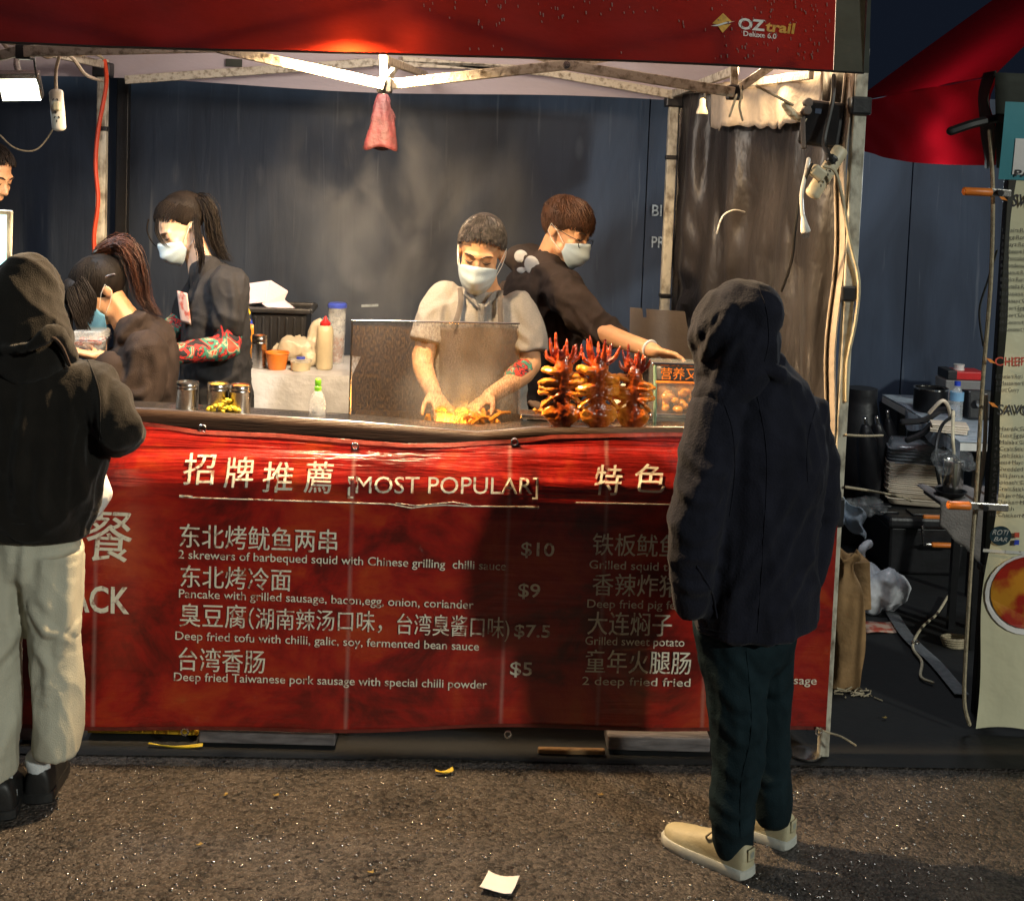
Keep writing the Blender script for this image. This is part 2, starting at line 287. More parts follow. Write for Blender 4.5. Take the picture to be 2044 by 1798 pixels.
# ------------------------------------------------------------------ mesh helpers
class B:
    def __init__(s): s.v = []; s.f = []
    def add(s, vs, fs):
        n = len(s.v); s.v += [Vector(p) for p in vs]; s.f += [tuple(i+n for i in f) for f in fs]; return s
    def tube(s, path, rad, seg=10, side=None, cap=1.0):
        path = [Vector(p) for p in path]; n = len(path)
        if not isinstance(rad, (list,)): rad = [rad]*n
        rad = [(r, r) if not isinstance(r, (tuple,)) else r for r in rad]
        rings = []; ref = Vector(side) if side else None
        T = []
        for i in range(n):
            t = (path[min(i+1, n-1)] - path[max(i-1, 0)])
            T.append(t.normalized() if t.length > 1e-9 else Vector((0, 0, 1)))
        if ref is None:
            ref = Vector((1, 0, 0)) if abs(T[0].x) < .8 else Vector((0, 1, 0))
        def ring(c, t, ra, rb):
            nonlocal ref
            a = ref - t*ref.dot(t)
            if a.length < 1e-6: a = t.orthogonal()
            a.normalize(); b = t.cross(a)
            if side is None: ref = a
            return [c + a*(ra*cos(2*pi*k/seg)) + b*(rb*sin(2*pi*k/seg)) for k in range(seg)]
        cs = (.97, .75, .42) if cap > .3 else ()
        m0 = min(rad[0]); m1 = min(rad[-1])
        for q in reversed(cs): rings.append(ring(path[0]-T[0]*(m0*cap*q), T[0], rad[0][0]*sqrt(1-q*q), rad[0][1]*sqrt(1-q*q)))
        if cs: rings = [ring(path[0]-T[0]*(m0*cap*q), T[0], rad[0][0]*sqrt(1-q*q), rad[0][1]*sqrt(1-q*q)) for q in cs]
        for i in range(n): rings.append(ring(path[i], T[i], *rad[i]))
        for q in reversed(cs): rings.append(ring(path[-1]+T[-1]*(m1*cap*q), T[-1], rad[-1][0]*sqrt(1-q*q), rad[-1][1]*sqrt(1-q*q)))
        vs = [p for r in rings for p in r]; fs = []
        for i in range(len(rings)-1):
            for k in range(seg):
                a = i*seg+k; b = i*seg+(k+1) % seg
                fs.append((a, b, b+seg, a+seg))
        fs.append(tuple(reversed(range(seg)))); fs.append(tuple(range(len(vs)-seg, len(vs))))
        return s.add(vs, fs)
    def ball(s, c, r, Mx=None, nu=16, nv=10):
        r = Vector(r) if hasattr(r, '__len__') else Vector((r, r, r)); c = Vector(c); vs = []; fs = []
        for j in range(1, nv):
            th = pi*j/nv
            for i in range(nu):
                p = Vector((r.x*sin(th)*cos(2*pi*i/nu), r.y*sin(th)*sin(2*pi*i/nu), r.z*cos(th))); vs.append(c + (Mx @ p if Mx else p))
        for t in (1, -1): p = Vector((0, 0, r.z*t)); vs.append(c + (Mx @ p if Mx else p))
        for j in range(nv-2):
            for i in range(nu):
                a = j*nu+i; b = j*nu+(i+1) % nu; fs.append((a, a+nu, b+nu, b))
        n = len(vs)
        for i in range(nu): fs.append((n-2, i, (i+1) % nu)); fs.append((n-1, (nv-2)*nu+(i+1) % nu, (nv-2)*nu+i))
        return s.add(vs, fs)
    def box(s, c, size, Mx=None, taper=1.0):
        c = Vector(c); x, y, z = [q/2 for q in size]; vs = []
        for k in (-1, 1):
            t = taper if k < 0 else 1
            for (i, j) in ((-1, -1), (1, -1), (1, 1), (-1, 1)):
                p = Vector((i*x*t, j*y*t, k*z)); vs.append(c + (Mx @ p if Mx else p))
        return s.add(vs, [(3, 2, 1, 0), (4, 5, 6, 7), (0, 1, 5, 4), (1, 2, 6, 5), (2, 3, 7, 6), (3, 0, 4, 7)])
    def lathe(s, prof, c=(0, 0, 0), seg=20, Mx=None, closed=True):
        c = Vector(c); vs = []; fs = []
        for (r, z) in prof:
            for k in range(seg):
                p = Vector((r*cos(2*pi*k/seg), r*sin(2*pi*k/seg), z)); vs.append(c + (Mx @ p if Mx else p))
        for i in range(len(prof)-1):
            for k in range(seg):
                a = i*seg+k; b = i*seg+(k+1) % seg; fs.append((a, b, b+seg, a+seg))
        if closed: fs.append(tuple(reversed(range(seg)))); fs.append(tuple(range(len(vs)-seg, len(vs))))
        return s.add(vs, fs)
    def sheet(s, fn, nu, nv, closed=False):
        vs = [fn(i/nu, j/nv) for j in range(nv+1) for i in range(nu+1)]; fs = []
        for j in range(nv):
            for i in range(nu):
                a = j*(nu+1)+i; fs.append((a, a+1, a+nu+2, a+nu+1))
        return s.add(vs, fs)
    def prism(s, pts, d):
        """extrude a planar polygon along vector d"""
        d = Vector(d); n = len(pts); pts = [Vector(p) for p in pts]
        vs = pts + [p+d for p in pts]
        fs = [tuple(range(n)), tuple(reversed(range(n, 2*n)))] + [(i, i+n, (i+1) % n+n, (i+1) % n) for i in range(n)]
        fs[2:] = [tuple(reversed(f)) for f in fs[2:]]
        fs[0], fs[1] = tuple(range(n)), tuple(reversed(range(n, 2*n)))
        return s.add(vs, fs)
    def build(s, name, m, parent=None, smooth=True, bevel=0, solid=0, sub=0, remesh=0, relax=0, disp=None, tag=None, loc=None):
        off = Vector((0, 0, 0))
        if parent is not None:
            q = parent
            while q is not None: off += q.location; q = q.parent
        elif loc is not None: off = Vector(loc)
        me = bpy.data.meshes.new(name); me.from_pydata([p-off for p in s.v], [], s.f); me.update()
        if not remesh:
            bm = bmesh.new(); bm.from_mesh(me); bmesh.ops.recalc_face_normals(bm, faces=bm.faces) if not solid and not getattr(s, 'keep', False) else None; bm.to_mesh(me); bm.free()
        o = bpy.data.objects.new(name, me); COL.objects.link(o)
        if remesh:
            r = o.modifiers.new('r', 'REMESH'); r.mode = 'VOXEL'; r.voxel_size = remesh; r.use_smooth_shade = True
            if relax: k = o.modifiers.new('s', 'SMOOTH'); k.factor = .5; k.iterations = relax
            dg = bpy.context.evaluated_depsgraph_get(); m2 = bpy.data.meshes.new_from_object(o.evaluated_get(dg)); o.modifiers.clear(); o.data = m2; bpy.data.meshes.remove(me); me = m2; me.name = name
            if disp:
                nv = [v.normal.copy() for v in me.vertices]
                for v, nn in zip(me.vertices, nv): v.co += nn*disp(v.co+off, nn)
                me.update()
        me.materials.clear(); me.materials.append(m)
        for p in me.polygons: p.use_smooth = smooth
        if parent is not None: o.parent = parent
        else: o.location = off
        if solid: k = o.modifiers.new('solid', 'SOLIDIFY'); k.thickness = solid; k.offset = 0
        if bevel: k = o.modifiers.new('bevel', 'BEVEL'); k.width = bevel; k.segments = 2; k.limit_method = 'ANGLE'
        if sub: k = o.modifiers.new('sub', 'SUBSURF'); k.levels = sub; k.render_levels = sub
        if smooth and not remesh and not sub:
            try: me.set_sharp_from_angle(angle=radians(42))
            except Exception: pass
        if tag: settag(o, *tag)
        return o
def settag(o, label, cat, group=None, kind=None):
    if label: o['label'] = label
    if cat: o['category'] = cat
    if group: o['group'] = group
    if kind: o['kind'] = kind
    return o
def thing(name, label, cat, loc=(0, 0, 0), group=None):
    o = bpy.data.objects.new(name, None); COL.objects.link(o); o.location = loc; o.empty_display_size = .1
    return settag(o, label, cat, group)
def structure(o): o['kind'] = 'structure'; return o
def stuff(o): o['kind'] = 'stuff'; return o
def dup(root, loc, label, rz=0):
    r = root.copy(); COL.objects.link(r); r.location = loc; r.rotation_euler = (0, 0, rz); r['label'] = label
    for ch in list(root.children):
        c = ch.copy(); COL.objects.link(c); c.parent = r
        for g in ch.children:
            d = g.copy(); COL.objects.link(d); d.parent = c
    return r
def ss(a, b, x): t = max(0, min(1, (x-a)/(b-a))); return t*t*(3-2*t)
def Rz(d): return Matrix.Rotation(radians(d), 3, 'Z')
def Ry(d): return Matrix.Rotation(radians(d), 3, 'Y')
def Rx(d): return Matrix.Rotation(radians(d), 3, 'X')
def catmull(pts, n=6):
    pts = [Vector(p) for p in pts]; out = []
    for i in range(len(pts)-1):
        p0 = pts[max(i-1, 0)]; p1 = pts[i]; p2 = pts[i+1]; p3 = pts[min(i+2, len(pts)-1)]
        for k in range(n):
            t = k/n; out.append(.5*((2*p1)+(p2-p0)*t+(2*p0-5*p1+4*p2-p3)*t*t+(3*p1-p0-3*p2+p3)*t**3))
    return out+[pts[-1]]
def cable(pts, r, m, name, label=None, cat='cable', parent=None, n=6, group=None):
    b = B().tube(catmull(pts, n), r, 7)
    return b.build(name, m, parent, tag=(label, cat, group) if label else None, loc=None if parent else pts[0])

# ------------------------------------------------------------------ lettering
_ref = {}
def text_mesh(t, bold=0, shear=0):
    cu = bpy.data.curves.new('t', 'FONT'); cu.body = t; cu.size = 1; cu.resolution_u = 3; cu.offset = bold; cu.shear = shear
    o = bpy.data.objects.new('t', cu); COL.objects.link(o); dg = bpy.context.evaluated_depsgraph_get()
    me = bpy.data.meshes.new_from_object(o.evaluated_get(dg)); v = [p.co.copy() for p in me.vertices]; f = [tuple(p.vertices) for p in me.polygons]
    bpy.data.objects.remove(o); bpy.data.curves.remove(cu); bpy.data.meshes.remove(me); return v, f
def ref(c):
    if c not in _ref: v, f = text_mesh(c); _ref[c] = max(p.y for p in v) if v else .7
    return _ref[c]
def text(t, parent, m, a, b, h, place=None, up=(0, 0, 1), off=(0, -.004, 0), name='lettering', bold=0, shear=0):
    cjk = any(ord(c) > 0x2e80 for c in t)
    v, f = text_mesh(t, 0 if cjk else bold, shear)
    if not v: return
    a = Vector(a); b = Vector(b); up = Vector(up); x0 = min(p.x for p in v); x1 = max(p.x for p in v)
    k = h/(ref('国') if cjk else ref('H'))
    q = B(); vs = []
    for p in v:
        w3 = a + (b-a)*((p.x-x0)/(x1-x0)) + up*(p.y*k)
        vs.append(place(w3) if place else w3+Vector(off))
    q.add(vs, f); q.keep = True
    if cjk and bold:  # heavier strokes: a second layer a hair to the side
        d = (b-a).normalized()*h*bold; n_ = d.cross(up).normalized()*.0004
        q.add([p+d+n_+up*(h*bold*.4) for p in vs], f)
    return q.build(name, m, parent, smooth=False)

# ------------------------------------------------------------------ the setting
structure(B().box((0, 4, -.05), (60, 60, .1)).build('ground', M['asphalt'], smooth=False))
structure(B().sheet(lambda a, b: Vector((-3.5+a*9, 4.20+b*3.02, .006+.006*noise.noise((a*14, b*7, 1)))), 60, 24).build('pavement', M['mat']))
q = B()
wallr = thing('plywood_wall', 'tall dark blue painted plywood hoarding behind the stalls', 'wall', (0, 7.25, 0))
xa, xb = W(243, 300, 7.23).x, W(1294, 300, 7.23).x; xs = [-6, xa-2.4, xa, xb, xb+1.5, xb+3.9]
for x0, x1 in zip(xs, xs[1:]): B().box(((x0+x1)/2, 7.25, 1.22), (x1-x0-.006, .03, 2.44)).build('panel', M['plywood'], wallr, False, bevel=.002)
B().box((0, 7.30, 1.2), (12, .04, 2.4)).build('backing', M['black_plastic'], wallr, False)
text('BILL', wallr, M['stencil'], W(1301, 431, 7.22), W(1350, 432, 7.22), px(22, 7.2), name='stencil_text', bold=.01)
text('PRO', wallr, M['stencil'], W(1300, 494, 7.22), W(1346, 495, 7.22), px(22, 7.2), name='stencil_text', bold=.01)
pt = W(243, 175, 7.1)
B().box((pt.x, 7.15, 1.21), (.062, .06, 2.42)).build('wall_post', M['black_plastic'], None, False, bevel=.004, tag=('square black post standing against the hoarding by the orange cable', 'post'), loc=(pt.x, 7.15, 0))
# paint dashes left on the boards
for u, v, L_ in ((600, 622, 36), (738, 610, 34), (655, 636, 22)):
    B().box(W(u, v, 7.228), (px(L_, 7.2), .003, px(5, 7.2)), Ry(-4)).build('paint_smear', M['stencil'], wallr, False)

# ------------------------------------------------------------------ red canopy over the stall
cp = thing('market_canopy', 'red gazebo with grey corner and scuffed white folding frame over the food stall', 'canopy', (1.3, 4.24, 0))
YV = 4.17; ZB = 2.318
def val_pt(x, z):
    k = (z-ZB)/.36
    y = YV + .012*sin(x*5.1+1)*(1-k) + .006*sin(x*17+z*9) + .03*k
    zz = z + .010*sin(x*1.7+.6)*(1-k)
    return Vector((x, y, zz))
XR = W(1665, 120, YV).x; XC = W(1737, 120, YV).x
q = B().sheet(lambda a, b: val_pt(-3.6+a*(XR+3.6), ZB+b*.36), 120, 10); q.keep = True
val = q.build('valance', M['canopy'], cp)
q = B().sheet(lambda a, b: val_pt(XR+a*(XC-XR), ZB+b*.36)+Vector((0, -.004, 0)), 6, 10); q.keep = True
q.build('corner_panel', M['canopy_grey'], cp)
B().tube([val_pt(-3.6+i*.1, ZB) for i in range(int((XC+3.6)/.1)+1)], (.007, .004), 6).build('hem', M['cable'], cp)
# roof: hip panels, back and side valances (pale inside)
YB = 6.46; XL = -3.6; ZT = ZB+.36; apex = [Vector((-1.9, 5.3, 3.35)), Vector((-.4, 5.3, 3.35))]
c = [Vector((XL, YV+.03, ZT)), Vector((XC, YV+.03, ZT)), Vector((XC, YB, ZT)), Vector((XL, YB, ZT))]
for nm, vs in (('roof_panel', [c[0], c[1], apex[1], apex[0]]), ('roof_panel', [c[1], c[2], apex[1]]), ('roof_panel', [c[2], c[3], apex[0], apex[1]])):
    q = B().add(vs, [tuple(range(len(vs)))]); q.keep = True
    o = q.build(nm, M['canopy'], cp, False)
def bv(a, b): x = XL+a*(XC-XL); return Vector((x, YB+.015*sin(x*4), ZB+.01*sin(x*2.3)+(1-b)*.36))
q = B().sheet(lambda a, b: Vector((XC-a*(XC-XL), YB+.015*sin(a*22), ZB+.012*sin(a*13)+b*.36)), 60, 6); q.keep = True; q.build('back_valance', M['canopy'], cp)
q = B().sheet(lambda a, b: Vector((XC-.02+.02*sin(a*20)*(1-b), YV+a*(YB-YV), ZB+.012*sin(a*13)+b*.36)), 40, 6); q.keep = True; q.build('side_valance', M['canopy'], cp)
q = B().sheet(lambda a, b: Vector((XL, YB-a*(YB-YV), ZB+b*.36)), 40, 6); q.keep = True; q.build('side_valance', M['canopy'], cp)
p = W(467, 126, YB-.03); B().box(p, (px(32, 6.4), .012, px(15, 6.4))).build('fabric_patch', M['canopy_grey'], cp, False)
# maker's mark on the valance
def vp(w3): p = val_pt(w3.x, w3.z); p.y -= .004; return p
u = W(1441, 50, YV); s_ = px(21, YV)
q = B(); q.keep = True
q.add([vp(u+Vector((dx*s_, 0, dz*s_))) for dx, dz in ((-.95, -.1), (.05, .95), (1.0, .12), (.55, .18), (.0, -.02), (-.45, -.2))], [(0, 1, 2, 3, 4, 5)])
q.add([vp(u+Vector((dx*s_, 0, dz*s_))) for dx, dz in ((-.4, -.35), (.05, -.2), (.85, -.05), (.05, -.98))], [(0, 1, 2, 3)]); q.build('emblem', M['yellow_print'], val, False)
q = B(); q.keep = True
q.add([vp(u+Vector((dx*s_, -.001, dz*s_))) for dx, dz in ((-1.1, -.35), (-.4, -.16), (.1, .06), (1.2, .22), (.2, -.12), (-.4, -.34))], [(0, 1, 2, 3, 4, 5)]); q.build('emblem', M['white_print'], val, False)
text('OZ', val, M['white_print'], W(1473, 61, YV), W(1528, 65, YV), px(21, YV), vp, bold=.035)
text('trail', val, M['yellow_print'], W(1529, 65, YV), W(1589, 70, YV), px(20, YV), vp, bold=.03, shear=.1)
text('Deluxe 6.0', val, M['white_print'], W(1483, 76, YV), W(1551, 81, YV), px(10, YV), vp, bold=.02)
# frame
def leg(a, b, wd=.036, m='pole'):
    a = Vector(a); b = Vector(b); d = (b-a); return B().box((a+b)/2, (wd, wd, d.length), d.to_track_quat('Z', 'Y').to_matrix())
LX = 1.322; LY = 4.275
L1 = leg((LX, LY, .01), (LX, LY, 1.60), .034).build('leg', M['pole'], cp, False, bevel=.004)
B().box((LX, LY, 2.0), (.043, .043, .82)).build('leg_sleeve', M['pole'], L1, False, bevel=.004)
B().box((LX, LY, 1.60), (.058, .06, .05)).build('collar', M['black_plastic'], L1, False, bevel=.006)
B().box((LX-.004, LY-.002, .86), (.05, .05, .10)).build('latch', M['black_plastic'], L1, False, bevel=.006)
B().box((LX, LY, 2.22), (.07, .07, .06)).build('slider', M['black_plastic'], L1, False, bevel=.008)
B().lathe([(.0, 0), (.055, 0), (.055, .006), (.02, .012), (0, .012)], (LX-.06, LY, .012), 20).build('foot_plate', M['steel'], L1)
for u0, u1, vt in ((1345, 1334, 200), (206, 205, 140)):
    a = W(u0, vt, 6.36); a2 = W((u0+u1)/2, 500, 6.36); a2.x = a.x-.004
    lg = leg((a.x, 6.36, .01), (a.x, 6.36, a.z+.05), .046).build('leg', M['pole'], cp, False, bevel=.004)
    for zz in (a.z-.28, a.z-.96): B().box((a.x, 6.36, zz), (.056, .056, .022)).build('tie_band', M['black_plastic'], lg, False, bevel=.004)
    B().box((a.x, 6.36, a.z), (.085, .085, .07)).build('slider', M['black_plastic'], lg, False, bevel=.008)
    if u0 == 1345: leg((a.x+.062, 6.39, .01), (a.x+.045, 6.39, a.z+.02), .032).build('brace', M['steel'], lg, False, bevel=.004)
def bar(u0, v0, y0, u1, v1, y1, wd=.03, m='truss'):
    a = W(u0, v0, y0); b = W(u1, v1, y1); d = b-a
    return B().box((a+b)/2, (wd*.6, wd, d.length), d.to_track_quat('Z', 'Y').to_matrix()).build('truss_bar', M[m], cp, False, bevel=.003)
bar(48, 103, 4.30, 430, 94, 4.30, .036); bar(430, 95, 4.30, 768, 170, 4.30, .034); bar(770, 170, 4.32, 1130, 130, 4.32, .034); bar(1130, 130, 4.32, 1466, 185, 4.32, .034)
bar(1466, 183, 4.34, 1560, 118, 4.34, .028); bar(48, 100, 4.33, -340, 190, 4.33, .034)
bar(430, 92, 4.34, 90, 10, 4.34, .03); bar(430, 92, 4.34, 760, 20, 4.34, .03); bar(1130, 128, 4.36, 800, 30, 4.36, .03); bar(1130, 128, 4.36, 1480, 70, 4.36, .03)
bar(768, 172, 4.34, 763, 60, 4.34, .026); bar(1466, 186, 4.36, 1463, 80, 4.36, .026)
bar(250, 160, 6.3, 745, 125, 6.3, .04); bar(745, 125, 6.3, 1075, 138, 6.3, .03); bar(1078, 142, 6.3, 1345, 190, 6.3, .04); bar(1130, 150, 6.3, 800, 118, 6.3, .03)
bar(1345, 188, 6.3, 1470, 140, 4.9, .034); bar(1345, 185, 6.3, 1620, 150, 4.4, .03); bar(206, 130, 6.3, 60, 95, 4.4, .034); bar(768, 165, 4.36, 800, 120, 6.3, .03); bar(770, 120, 4.5, 850, 150, 6.2, .03)
for u_, v_, y_ in ((768, 171, 4.32), (1466, 185, 4.34), (50, 104, 4.32)):
    B().box(W(u_, v_, y_), (.05, .05, .05)).build('joint', M['black_plastic'], cp, False, bevel=.006)
for u_, v_ in ((430, 96), (1130, 131)): 
    B().lathe([(0, 0), (.012, 0), (.012, .03), (0, .03)], W(u_, v_, 4.28), 10, Rx(90)).build('bolt', M['steel'], cp)

# right side curtain of the stall
tp = thing('side_curtain', 'smoky plastic side curtain hanging behind the hooded customer, creased and clipped', 'curtain', (1.2, 5.4, 2.3))
def tarp(a, b):
    e = a; x = 1.075+.21*e; y = 6.42-2.06*e; z = .05+b*2.30
    k = .05*sin(e*19+2*b)+.03*sin(e*41-4*b+1)
    f = ss(.25, .9, e)*ss(1, .1, b)
    # creases gathering to the knot
    ang = atan2(b-.62, e-.33); r_ = sqrt((b-.62)**2+(e-.33)**2)
    k += .035*sin(ang*14)*ss(.02, .2, r_)*ss(.75, .3, r_)*(1 if ang < -.2 else .25)
    k += .05*max(0, 1-abs(noise.noise(Vector((e*3+b*2.2, b*1.3-e, 3))))*3)**2-.012+.03*noise.noise(Vector((e*7, b*3, 8)))
    return Vector((x+k*.5, y+k*.7, z))
q = B().sheet(tarp, 110, 70); q.keep = True; q.build('sheet', M['tarp'], tp)
q = B().sheet(lambda a, b: tarp(.62+a*.36, .15+b*.55)+Vector((-.03-.02*sin(a*17+b*5)-.012*sin(a*47-b*9), -.02, 0)), 60, 40); q.keep = True; q.build('clear_sheet', M['curtain_clear'], tp)
q = B().sheet(lambda a, b: Vector((LX-.052+.028*a+.008*sin(b*14), LY+.02+.03*sin(a*6), .95+b*1.38)), 8, 40); q.build('canvas_edge', M['pvc'], tp, solid=.006)
q = B().sheet(lambda a, b: tarp(.35+a*.6, .93+b*.07)+Vector((-.05, -.05, -(1-b)*(.015+.04*noise.noise(Vector((a*5, 2, 1))))-.03*abs(noise.noise(Vector((a*9, b, 4)))))), 60, 8); q.build('rolled_flap', M['pvc'], tp, solid=.006)

# neighbouring canopy
nc = thing('market_canopy', 'second red gazebo at the right edge, its flap hanging over a dark gap', 'canopy', (1.95, 4.5, 0))
CN = W(1988, 330, 4.55); CT = W(1984, 152, 4.55); CBk = W(1700, 296, 7.1); CBt = W(1700, 205, 7.1)
def nv_(a, b):
    lo = CN.lerp(CBk, a); hi = CT.lerp(CBt, a); p = lo.lerp(hi, b); k = .012*sin(a*9+b*7)+.006*sin(a*25-b*11)
    return p + Vector((k, 0, -.03*sin(a*pi)*(1-b)))
q = B().sheet(nv_, 50, 14); q.keep = True; nvo = q.build('valance', M['canopy_next'], nc)
RA = W(2120, 18, 5.0)
q = B().sheet(lambda a, b: CT.lerp(CBt, a).lerp(RA+Vector((a*.3, a*1.2, .25*a)), b)+Vector((0, 0, .006*sin(a*7)*sin(b*3))), 20, 14); q.keep = True; q.build('roof_panel', M['canopy_next'], nc)
q = B().sheet(lambda a, b: CN.lerp(CT, b)+Vector((a*1.6, -.01, .02*a)), 16, 8); q.keep = True; q.build('valance', M['canopy_next'], nc)
q = B().sheet(lambda a, b: nv_(a*.055, b)+Vector((-.012, -.012, -.012+b*.03)), 4, 10); q.build('corner_panel', M['canopy_grey'], nc, solid=.003)
q = B().sheet(lambda a, b: CN.lerp(CT, b)+Vector((a*.22-.01, -.03, -.01+.02*b)), 4, 10); q.build('corner_panel', M['canopy_grey'], nc, solid=.003)
e0 = nv_(.09, .5)
q = B(); q.keep = True; d_ = (CBk-CN).normalized(); up_ = Vector((0, 0, 1)); nrm = Vector((-.03, -.012, 0))
cc = W(1915, 245, 4.98)
def nearv(u_, v_): # point on the side flap under a pixel
    lo_, hi_ = 0, 1
    for _ in range(40):
        m_ = (lo_+hi_)/2; y_ = CN.y+(CBk.y-CN.y)*m_; x_ = CN.x+(CBk.x-CN.x)*m_
        if W(u_, v_, y_).x < x_: hi_ = m_
        else: lo_ = m_
    y_ = CN.y+(CBk.y-CN.y)*lo_; p = W(u_, v_, y_); return p+Vector((-.045, -.03, 0))
q.add([nearv(1907, 256), nearv(1917, 234), nearv(1927, 240), nearv(1914, 255)], [(0, 1, 2, 3)]); q.build('emblem', M['yellow_print'], nvo, False)
text('OZ', nvo, M['white_print'], nearv(1927, 257), nearv(1952, 256), .045, off=(0, 0, 0), bold=.03, shear=.3)
PLX = W(1975, 1000, 4.62).x
nleg = B().box((PLX+.02, 4.66, 1.1), (.036, .036, 2.2)).build('leg', M['black_metal'], nc, False, bevel=.004)
B().box((PLX+.02, 4.66, .56), (.05, .05, .03)).build('collar', M['black_plastic'], nleg, False, bevel=.005)

# neighbour's hanging price banner
YN = 4.47
nb = thing('hanging_banner', 'cream and teal vinyl menu banner hanging at the far right edge', 'banner', W(1990, 230, YN))
bl = W(1949, 1455, YN); tl = W(1996, 205, YN); tl.x = bl.x+.022
def nbp(x, z, o=0): return Vector((x, YN + .018*sin(z*5+x*3)+.012*sin(x*14+z*2)*ss(2, .6, z)-o, z))
def nbs(a, b): z = bl.z+b*(tl.z-bl.z); return nbp(bl.x+(tl.x-bl.x)*b+a*.6+.008*sin(b*21), z+.012*sin(a*9)*(1-b))
M['nb'] = mat('cream_vinyl', (.74, .71, .49), .3, .12, 3, .4, 5, bd=.03)
q = B().sheet(nbs, 24, 70); q.keep = True; nbo = q.build('sheet', M['nb'], nb)
M['teal'] = mat('teal_print', (.07, .30, .36), .35, .2, 5, .2, 6)
def nq(u0, v0, u1, v1, o): 
    a = W(u0, v1, YN); b = W(u1, v0, YN); q = B().sheet(lambda s, t: nbp(a.x+(b.x-a.x)*s, a.z+(b.z-a.z)*t, o), 8, 12); q.keep = True; return q
nq(1992, 208, 2110, 358, .004).build('teal_header', M['teal'], nb)
nq(2018, 280, 2110, 348, .007).build('photo_frame', M['paper'], nb)
def nt_(t, u_, v_, w_, h_, m='black_print', **k):
    a = W(u_, v_, YN); b = W(u_+w_, v_+w_*.018, YN); return text(t, nb, M[m], a, b, px(h_, YN), lambda w3: nbp(w3.x, w3.z, .009), **k)
nt_('PA', 2022, 352, 34, 13, bold=.02)
nt_('SWEET', 2016, 412, 92, 24, bold=.02, shear=.2)
for i, (t, w_) in enumerate((('1.Plain Roti', 56), ('2.Egg Roti', 48), ('3.Kaya Roti', 52), ('4.Cheese Roti', 62), ('5.Chocolate Roti', 74), ('6.Condensed Roti', 76), ('7.Peanut Roti', 58), ('8.Milo Roti', 50), ('9.Nutella Roti', 60), ('10.Banana Egg', 66), ('11.Banana Choc', 68), ('12.Corn Egg Roti', 70), ('13.Corn Cheese', 68), ('14.Coconut Egg', 66), ('15.Coconut Choc', 70))):
    nt_(t, 2001-i*.45, 463+i*14.1, w_, 8)
nt_('CHEF', 1982, 728, 64, 17, 'red_print', bold=.01)
for i, (t, w_) in enumerate((('1.Durian Roti', 55), ('2.Massaman Beef', 80), ('3.Roti Curry', 48))): nt_(t, 1983-i*.8, 753+i*13, w_, 8)
nt_('SAVOURY', 1983, 824, 130, 20, bold=.015, shear=.1)
for i, (t, w_) in enumerate((('1.Ham & Cheese', 88), ('2.Tuna Egg & Mayo', 92), ('3.Malaba Chicken', 90), ('4.Crab Sticks &', 80), ('5.Crab Sticks', 58), ('Cheese Mayo', 58), ('6.Shredded Pork', 86), ('Chilli Jam and M', 86), ('7.Spinach Cheese', 90), ('8.Crab Stick Egg', 84), ('Chilli Jam Mayo', 72), ('9.Chicken Mince', 84), ('Spinach', 44), ('10.Chicken Mince', 92))):
    nt_(t, 1979-i*.6, 855+i*13.2, w_, 8)
for u_, v_ in ((2001, 396), (1975, 720), (1977, 806)):
    a = W(u_, v_, YN); q = B().add([nbp(a.x-.02, a.z+.012, .009), nbp(a.x, a.z+.008, .009), nbp(a.x+.018, a.z-.008, .009), nbp(a.x-.004, a.z-.004, .009)], [(3, 2, 1, 0)]); q.keep = True; q.build('leaf_mark', M['orange_print'], nb, False)
def disc(u_, v_, r, name, m, o=.008, n=28):
    a = W(u_, v_, YN); q = B().add([nbp(a.x+r*cos(2*pi*i/n), a.z+r*sin(2*pi*i/n), o) for i in range(n)], [tuple(range(n))]); q.keep = True; return q.build(name, m, nb, False)
disc(1993, 1066, .036, 'round_logo', mat('logo_dark', (.03, .07, .09), .4, .5, 60, 0)); 
nt_('ROTI', 1977, 1064, 30, 11, 'white_print', shear=.3); nt_('BAR', 1980, 1077, 25, 9, 'white_print', shear=.3)
B().box(nbp(W(2023, 1063, YN).x, W(2023, 1063, YN).z, .01), (.017, .003, .017)).build('round_logo', M['red_print'], nb, False)
B().box(nbp(W(2023, 1078, YN).x, W(2023, 1078, YN).z, .01), (.017, .003, .017)).build('round_logo', M['blue_plastic'], nb, False)
nq(1962, 1098, 2110, 1101, .006).build('print_line', M['white_print'], nb)
M['pizza'] = mat('food_photo', (.55, .24, .02), .3, .6, 9, .1, 9, col2=(.36, .02, .01), ramp=(.42, .58))
disc(2052, 1180, .135, 'food_picture', M['pizza'], .009)
disc(2052, 1184, .152, 'food_plate', M['paper'], .006)

# orange-handled spring clamps
for (u0, u1, v_, lab, f_) in ((1925, 2018, 382, 'orange handled spring clamp on the banner edge, the higher of two', .8), (1894, 2012, 1008, 'orange handled spring clamp on the banner edge, the lower of two', .45)):
    a = W(u0, v_, 4.43); b = W(u1, v_+4, 4.43); k = thing('spring_clamp', lab, 'clamp', a, 'clamps on the hanging banner')
    m_ = a.lerp(b, .62*f_+.06)
    B().tube([a, m_], (.017, .015), 10, cap=.5).build('handle', M['orange'], k)
    B().box((m_+b)/2, ((b-m_).length, .018, .026), Ry(2)).build('jaw', M['steel'], k, False, bevel=.003)
    B().lathe([(0, -.02), (.011, -.02), (.011, .02), (0, .02)], m_.lerp(b, .35)+Vector((0, -.008, 0)), 12, Rx(90)).build('spring', M['black_metal'], k)
